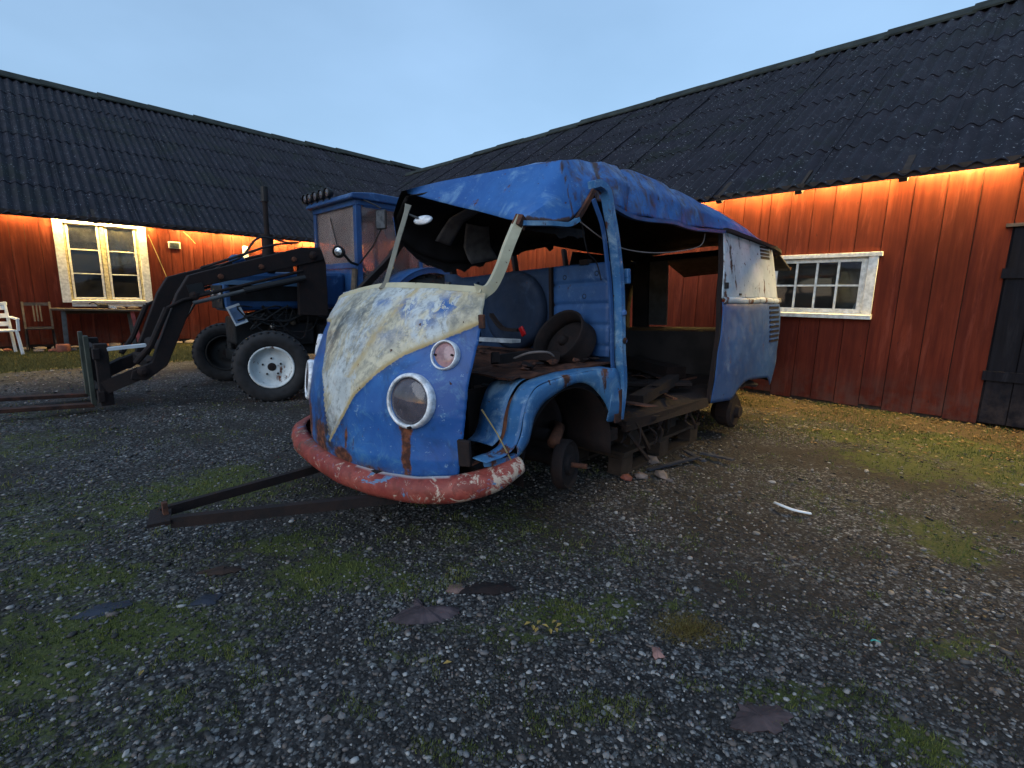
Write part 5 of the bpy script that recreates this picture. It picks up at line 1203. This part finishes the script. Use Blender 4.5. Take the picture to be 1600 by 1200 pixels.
for y in (-.40, .40): MB().box((1.36, y, .36), (.10, .12, .58)).build('carriage_upright', LD, tr, bev=.008)
for z in (.16, .56): MB().box((1.40, 0, z), (.05, .98, .10)).build('carriage_bar', LD, tr, bev=.006)
for i, y in enumerate((-.33, .30)):
    f_ = MB().box((1.45, y, .39), (.035, .11, .66)).build('fork_upright', simple('grey_green_fork', (.045, .05, .04), .7), tr, bev=.004)
    MB().beam((1.45, y, .065), (2.60, y, .13), .11, .035).build('fork', rust_mat('worn_fork_steel', .55), tr, bev=.004)
MB().tube(catmull([(-.5, .45, 1.72), (-.2, .46, 1.66), (.2, .47, 1.5), (.5, .46, 1.38)], 6), .014, 6).build('hydraulic_hose', BK, tr)
MB().tube(catmull([(-.45, .40, 1.70), (-.1, .42, 1.74), (.1, .42, 1.52), (.4, .42, 1.34), (.62, .3, .9), (.9, .3, .62)], 6), .012, 6).build('hydraulic_hose', BK, tr)
for (x, z) in ((.35, 1.30), (-.05, 1.42), (-.4, 1.52)): MB().lathe([(.001, 0), (.03, 0), (.026, .02), (.001, .024)], 7, (x, .557, z)).build('rust_spot', M['rust'], tr)
t_ = MB().beam((1.02, .42, .62), (1.32, .44, .60), .07, .03).build('board', M['plastic_white']); t_.matrix_world = TM; tag(t_, 'short white board lying on the loader linkage behind the forks', 'board')
# ------------------------------------------------------------------ things by the left barn (coordinates along its wall)
LF = lambda a, d, z=0, rz=0: Matrix.Translation(BL + uL * a - nL * d + Vector((0, 0, z))) @ Matrix.Rotation(AL + rz, 4, 'Z')
def cyl(name, p, q, r, mat, parent, n=10): return MB().tube([p, q], r, n).build(name, mat, parent, smooth=False)
ch = thing('garden_chair', 'white plastic garden chair standing on the lawn at the left edge', 'chair', LF(-1.12, .52, 0, R(12)))
PW = M['plastic_white']
MB().box((0, 0, .42), (.46, .44, .03)).build('seat', PW, ch, bev=.01)
for z, h_ in ((.52, .10), (.66, .10), (.80, .10)): MB().box((0, .24 + (z - .5) * .18, z), (.44, .02, h_ * .78), (R(-10), 0, 0)).build('back_slat', PW, ch, bev=.006)
MB().box((0, .30, .87), (.50, .03, .05)).build('top_rail', PW, ch, bev=.008)
for sg in (1, -1):
    MB().beam((.22 * sg, -.20, .42), (.25 * sg, -.24, 0), .045, .04, (1, 0, 0)).build('leg', PW, ch, bev=.006)
    MB().beam((.22 * sg, .31, .90), (.25 * sg, .20, 0), .045, .04, (1, 0, 0)).build('leg', PW, ch, bev=.006)
    MB().beam((.25 * sg, -.24, .62), (.25 * sg, .26, .64), .05, .03).build('armrest', PW, ch, bev=.008); MB().beam((.24 * sg, -.22, .42), (.25 * sg, -.22, .62), .04, .035, (1, 0, 0)).build('arm_post', PW, ch)
fc = thing('folding_chair', 'small brown wooden folding chair leaning on the wall beside the white chair', 'chair', LF(-.57, .12))
BW = M['wood']
for sg in (1, -1):
    MB().beam((.18 * sg, .02, .90), (.18 * sg, -.08, .42), .022, .03, (1, 0, 0)).build('back_post', BW, fc); MB().beam((.18 * sg, -.08, .42), (.20 * sg, -.24, .0), .018, .025, (1, 0, 0)).build('leg', M['wood_dark'], fc); MB().beam((.17 * sg, -.16, .42), (.17 * sg, .05, .0), .018, .025, (1, 0, 0)).build('leg', M['wood_dark'], fc)
MB().box((0, .015, .86), (.38, .018, .055)).build('top_rail', BW, fc); MB().box((0, -.075, .44), (.38, .02, .03)).build('bottom_rail', BW, fc)
for x in (-.045, .0, .045): MB().beam((x, .0, .84), (x, -.06, .55), .022, .010, (0, 1, 0)).build('back_slat', BW, fc)
MB().box((0, -.12, .42), (.34, .18, .018)).build('seat', M['wood_dark'], fc)
tb_ = thing('work_table', 'long narrow wooden table under the left barn window', 'table', LF(.27, .32))
for k, y in enumerate((-.14, .0, .14)): MB().box((.0, y, .765 - k * .002), (1.34, .13, .035), (0, R(1.2), 0)).build('plank', M['wood'], tb_)
MB().beam((-.50, -.12, .74), (-.52, -.16, 0), .06, .06, (1, 0, 0)).build('leg', M['grey_panel'], tb_); MB().beam((.50, -.12, .74), (.58, -.16, 0), .06, .06, (1, 0, 0)).build('leg', simple('faded_red_leg', (.22, .05, .05), .7), tb_)
MB().beam((-.48, .14, .74), (-.50, .16, 0), .06, .06, (1, 0, 0)).build('leg', M['grey_panel'], tb_); MB().beam((.48, .14, .74), (.52, .16, 0), .06, .06, (1, 0, 0)).build('leg', M['grey_panel'], tb_)
MB().beam((-.50, 0, .72), (.50, 0, .72), .04, .06).build('apron', M['wood_dark'], tb_)
t_ = thing('chainsaw', 'small black motor tool with a pale bar lying on the table under the window', 'tool', LF(.35, .34, .79)); MB().box((0, 0, .04), (.16, .10, .08), (0, 0, .3)).build('motor_housing', M['black'], t_, bev=.02); MB().beam((.05, 0, .05), (.20, -.05, .0), .02, .05).build('guide_bar', M['chrome'], t_); MB().tube(catmull([(-.08, 0, .07), (-.14, 0, .11), (-.2, .01, .08)], 5), .012, 6).build('handle', M['black'], t_)
for (a, s_, lb_) in ((.62, .05, 'pale rag bundle on the right part of the table'), (.82, .06, 'brown bundle on the right end of the table')):
    V_, F_ = ico(); t_ = MB().add([(v[0] * s_ * 1.6, v[1] * s_, v[2] * s_ * .45) for v in V_ * (1 + .2 * rng.standard_normal((12, 1)))], [tuple(int(k) for k in f) for f in F_]).build('bundle', M['stone'] if s_ < .055 else M['wood'], None, smooth=True); t_.matrix_world = LF(a, .33, .80); tag(t_, lb_, 'bundle')
t_ = MB().lathe([(.001, 0), (.085, 0), (.105, .05), (.10, .14), (.09, .16), (.08, .15), (.09, .05), (.001, .02)], 24, (0, 0, 0), (0, 0, 1)).build('flower_pot', M['redclay'], None, smooth=True); t_.matrix_world = LF(-.30, .62); tag(t_, 'dark red round pot on the grass under the left end of the table', 'pot')
for i, (a, d, s_, lb_, mt) in enumerate(((-.62, .35, .07, 'flat grey stone beside the folding chair legs', 'stone'), (-.42, .42, .075, 'pale pinkish stone left of the red pot', 'redclay'), (-.17, .42, .06, 'rounded grey stone just right of the red pot', 'stone'), (.92, .30, .07, 'reddish stone at the right table leg', 'redclay'), (1.05, .34, .05, 'small grey stone right of the red table leg', 'stone'))):
    V_, F_ = ico(); t_ = MB().add([(v[0] * s_ * 1.3, v[1] * s_, v[2] * s_ * .7) for v in V_ * (1 + .15 * rng.standard_normal((12, 1)))], [tuple(int(k) for k in f) for f in F_]).build('field_stone', M[mt]); t_.matrix_world = LF(a, d, s_ * .45); tag(t_, lb_, 'stone')
t_ = MB().box((0, 0, 0), (.22, .16, .04)).build('box_lid', paint('light_blue_lid', (.2, .4, .55), (.3, .5, .62), .1, .2)); t_.matrix_world = LF(.98, .45, .06, .3); tag(t_, 'light blue lid lying by the right leg of the table', 'lid')

# ------------------------------------------------------------------ scraps lying in the yard
def gm(px, py, z=0, rz=0):
    p = gnd(px, py); return Matrix.Translation((p.x, p.y, float(gz(p.x, p.y)[0]) + z)) @ Matrix.Rotation(rz, 4, 'Z')
def flake(name, px, py, poly, th, mat, label, cat, bend=.02, rz=0, tilt=0, z=.004):
    fine = []
    for i in range(len(poly)):
        a_, b_ = poly[i], poly[(i + 1) % len(poly)]; sz = math.hypot(b_[0] - a_[0], b_[1] - a_[1])
        for k in range(5):
            t = k / 5; j_ = .10 * sz if k else 0; fine.append((a_[0] + (b_[0] - a_[0]) * t + random.uniform(-j_, j_), a_[1] + (b_[1] - a_[1]) * t + random.uniform(-j_, j_)))
    poly = fine; bend *= 1.0 if 'raised spike' in label else .45
    mb = MB(); n = len(poly); c = (sum(p[0] for p in poly) / n, sum(p[1] for p in poly) / n)
    rows = []
    for p in poly + [poly[0]]:
        rows.append([Vector((c[0] + (p[0] - c[0]) * k / 4, c[1] + (p[1] - c[1]) * k / 4, bend * (1 - (k / 4) ** 2) + .35 * bend * noise.noise(Vector((p[0] * 20 * k / 4, p[1] * 20, 2))))) for k in range(5)])
    o = mb.grid(rows).build(name, mat, None, solid=th); o.matrix_world = gm(px, py, z, rz) @ Matrix.Rotation(tilt, 4, 'X'); tag(o, label, cat); return o
RP = simple('dark_purple_rust', (.050, .036, .040), .75, sc=18, var=.5)
flake('scrap_plate', 662, 962, [(-.125, -.045), (-.10, -.005), (-.055, .045), (-.045, .11), (-.015, .045), (.04, .035), (.125, .04), (.13, .01), (.05, -.05), (-.05, -.06)], .006, RP, 'dark rusty sheet scrap with a raised spike on the moss in front', 'scrap metal', .022)
flake('slate_piece', 160, 955, [(-.075, -.055), (-.04, .03), (.05, .06), (.085, .03), (.02, -.06)], .008, simple('blue_grey_slate', (.022, .026, .04), .6), 'dark slate shard lying on the moss at the far left', 'slate', .012)
flake('slate_piece', 322, 938, [(-.05, -.04), (-.03, .035), (.04, .04), (.05, -.02)], .008, simple('blue_grey_slate_small', (.020, .023, .034), .6), 'small dark slate shard beside a bluish stone', 'slate', .010)
flake('bark_piece', 345, 895, [(-.09, -.02), (-.04, .03), (.06, .045), (.09, .02), (.02, -.02)], .01, simple('dark_bark', (.03, .018, .014), .9), 'dark brown bark strip on the moss left of the van shadow', 'bark', .022)
flake('scrap_plate', 760, 920, [(-.12, -.03), (-.06, .035), (.08, .04), (.12, .0), (.03, -.045)], .01, M['rust_dark'], 'flat dark brown rust flakes behind the raised scrap plate', 'scrap metal', .02)
flake('stone_slab', 712, 922, [(-.035, -.02), (-.03, .03), (.02, .04), (.04, .0), (.01, -.03)], .015, simple('brown_pink_stone', (.14, .085, .07), .8), 'small pinkish brown stone beside the rust flakes', 'stone', .015)
flake('stone_slab', 1185, 1122, [(-.095, -.035), (-.04, .045), (.05, .05), (.10, .0), (.03, -.05), (-.05, -.055)], .02, simple('purple_brown_slab', (.060, .040, .040), .7, sc=16), 'flat purple brown slab half sunk in the front gravel', 'stone', .02)
flake('stone_slab', 1027, 1022, [(-.018, -.03), (-.012, .03), (.015, .03), (.02, -.02)], .012, simple('pink_stone', (.25, .13, .11), .8), 'small pink stone standing in the moss near the front', 'stone', .02)
t_ = MB().tube(catmull([(-.075, .05, .02), (-.07, .0, .03), (-.02, -.045, .025), (.05, -.05, .015), (.075, -.045, .01)], 6), [.007] * 24 + [.006], 8, flat=1.4).build('plastic_strip', PW, None, smooth=True); t_.matrix_world = gm(1238, 799, .004, R(-8)); tag(t_, 'curved white plastic strip on the gravel right of the van', 'plastic strip')
t_ = MB().tube(catmull([(-.014, 0, .006), (0, .008, .007), (.014, 0, .006)], 4), .0025, 6).build('plastic_scrap', simple('turquoise_plastic', (.03, .35, .33), .5), None, smooth=True); t_.matrix_world = gm(1368, 1004, .0, R(-20)); tag(t_, 'tiny turquoise plastic scrap in the right hand gravel', 'plastic scrap')
# brown tuft and yellow leaves near the front
p = gnd(1075, 985); n = 2600; a = rng.random(n) * 6.28; rr = .10 * rng.random(n) ** .8; x = p.x + rr * np.cos(a) * 1.5; y = p.y + rr * np.sin(a)
blades('dry_tuft', x, y, (.006 + .022 * rng.random(n)) * (1.1 - rr / .12) + .003, np.full(n, .0012), tone_mat('dry_brown_moss', [(.05, .035, .012), (.11, .075, .02), (.14, .12, .03)]), rng.random(n), 'brown dry moss tuft in the gravel in front of the van', lean=2.2)
lm = simple('yellow_leaf', (.30, .20, .05), .6)
for i, (px, py) in enumerate(((824, 980), (833, 986), (842, 978), (852, 984), (866, 978), (869, 990), (873, 983), (925, 1007), (699, 1041), (222, 1060), (838, 990), (860, 992))):
    o = MB().add([(-.014, 0, 0), (0, -.007, .005), (.015, 0, .002), (0, .007, .006), (0, 0, .001)], [(0, 1, 4), (1, 2, 4), (2, 3, 4), (3, 0, 4)]).build('leaf', lm, GROUND); o.matrix_world = gm(px, py, .012, random.random() * 6)
# metal scraps and rubble beside the pallet
SG = simple('grey_blue_scrap_steel', (.05, .056, .075), .5, metal=.3)
for (q1, q2, lb_) in (((1012, 738), (1092, 722), 'long grey steel strip lying in front of the pallet'), ((1070, 708), (1100, 728), 'bent steel channel at the right end of the pallet'), ((1095, 712), (1145, 726), 'dark thin bar lying on the gravel right of the pallet')):
    A_, B_ = gnd(*q1), gnd(*q2); o = MB().beam((A_.x, A_.y, .02), (B_.x, B_.y, .035), .035, .012).jitter(.008, 9).build('steel_bar', SG); tag(o, lb_, 'scrap bar')
for (px, py, s_, lb_) in ((1000, 745, .035, 'pale rubble lump in front of the pallet'), (1032, 745, .04, 'pale rubble lump behind the grey steel strip'), (1018, 722, .05, 'mossy rubble lump at the foot of the pallet'), (978, 748, .04, 'brown lump at the near corner of the pallet'), (1046, 752, .022, 'small pale rubble chip farthest from the pallet')):
    V_, F_ = ico(); t_ = MB().add([(v[0] * s_ * 1.3, v[1] * s_, v[2] * s_ * .6) for v in V_ * (1 + .2 * rng.standard_normal((12, 1)))], [tuple(int(k) for k in f) for f in F_]).build('rubble', M['redclay'] if 'brown' in lb_ else M['stone']); t_.matrix_world = gm(px, py, s_ * .3, random.random() * 6); tag(t_, lb_, 'rubble')
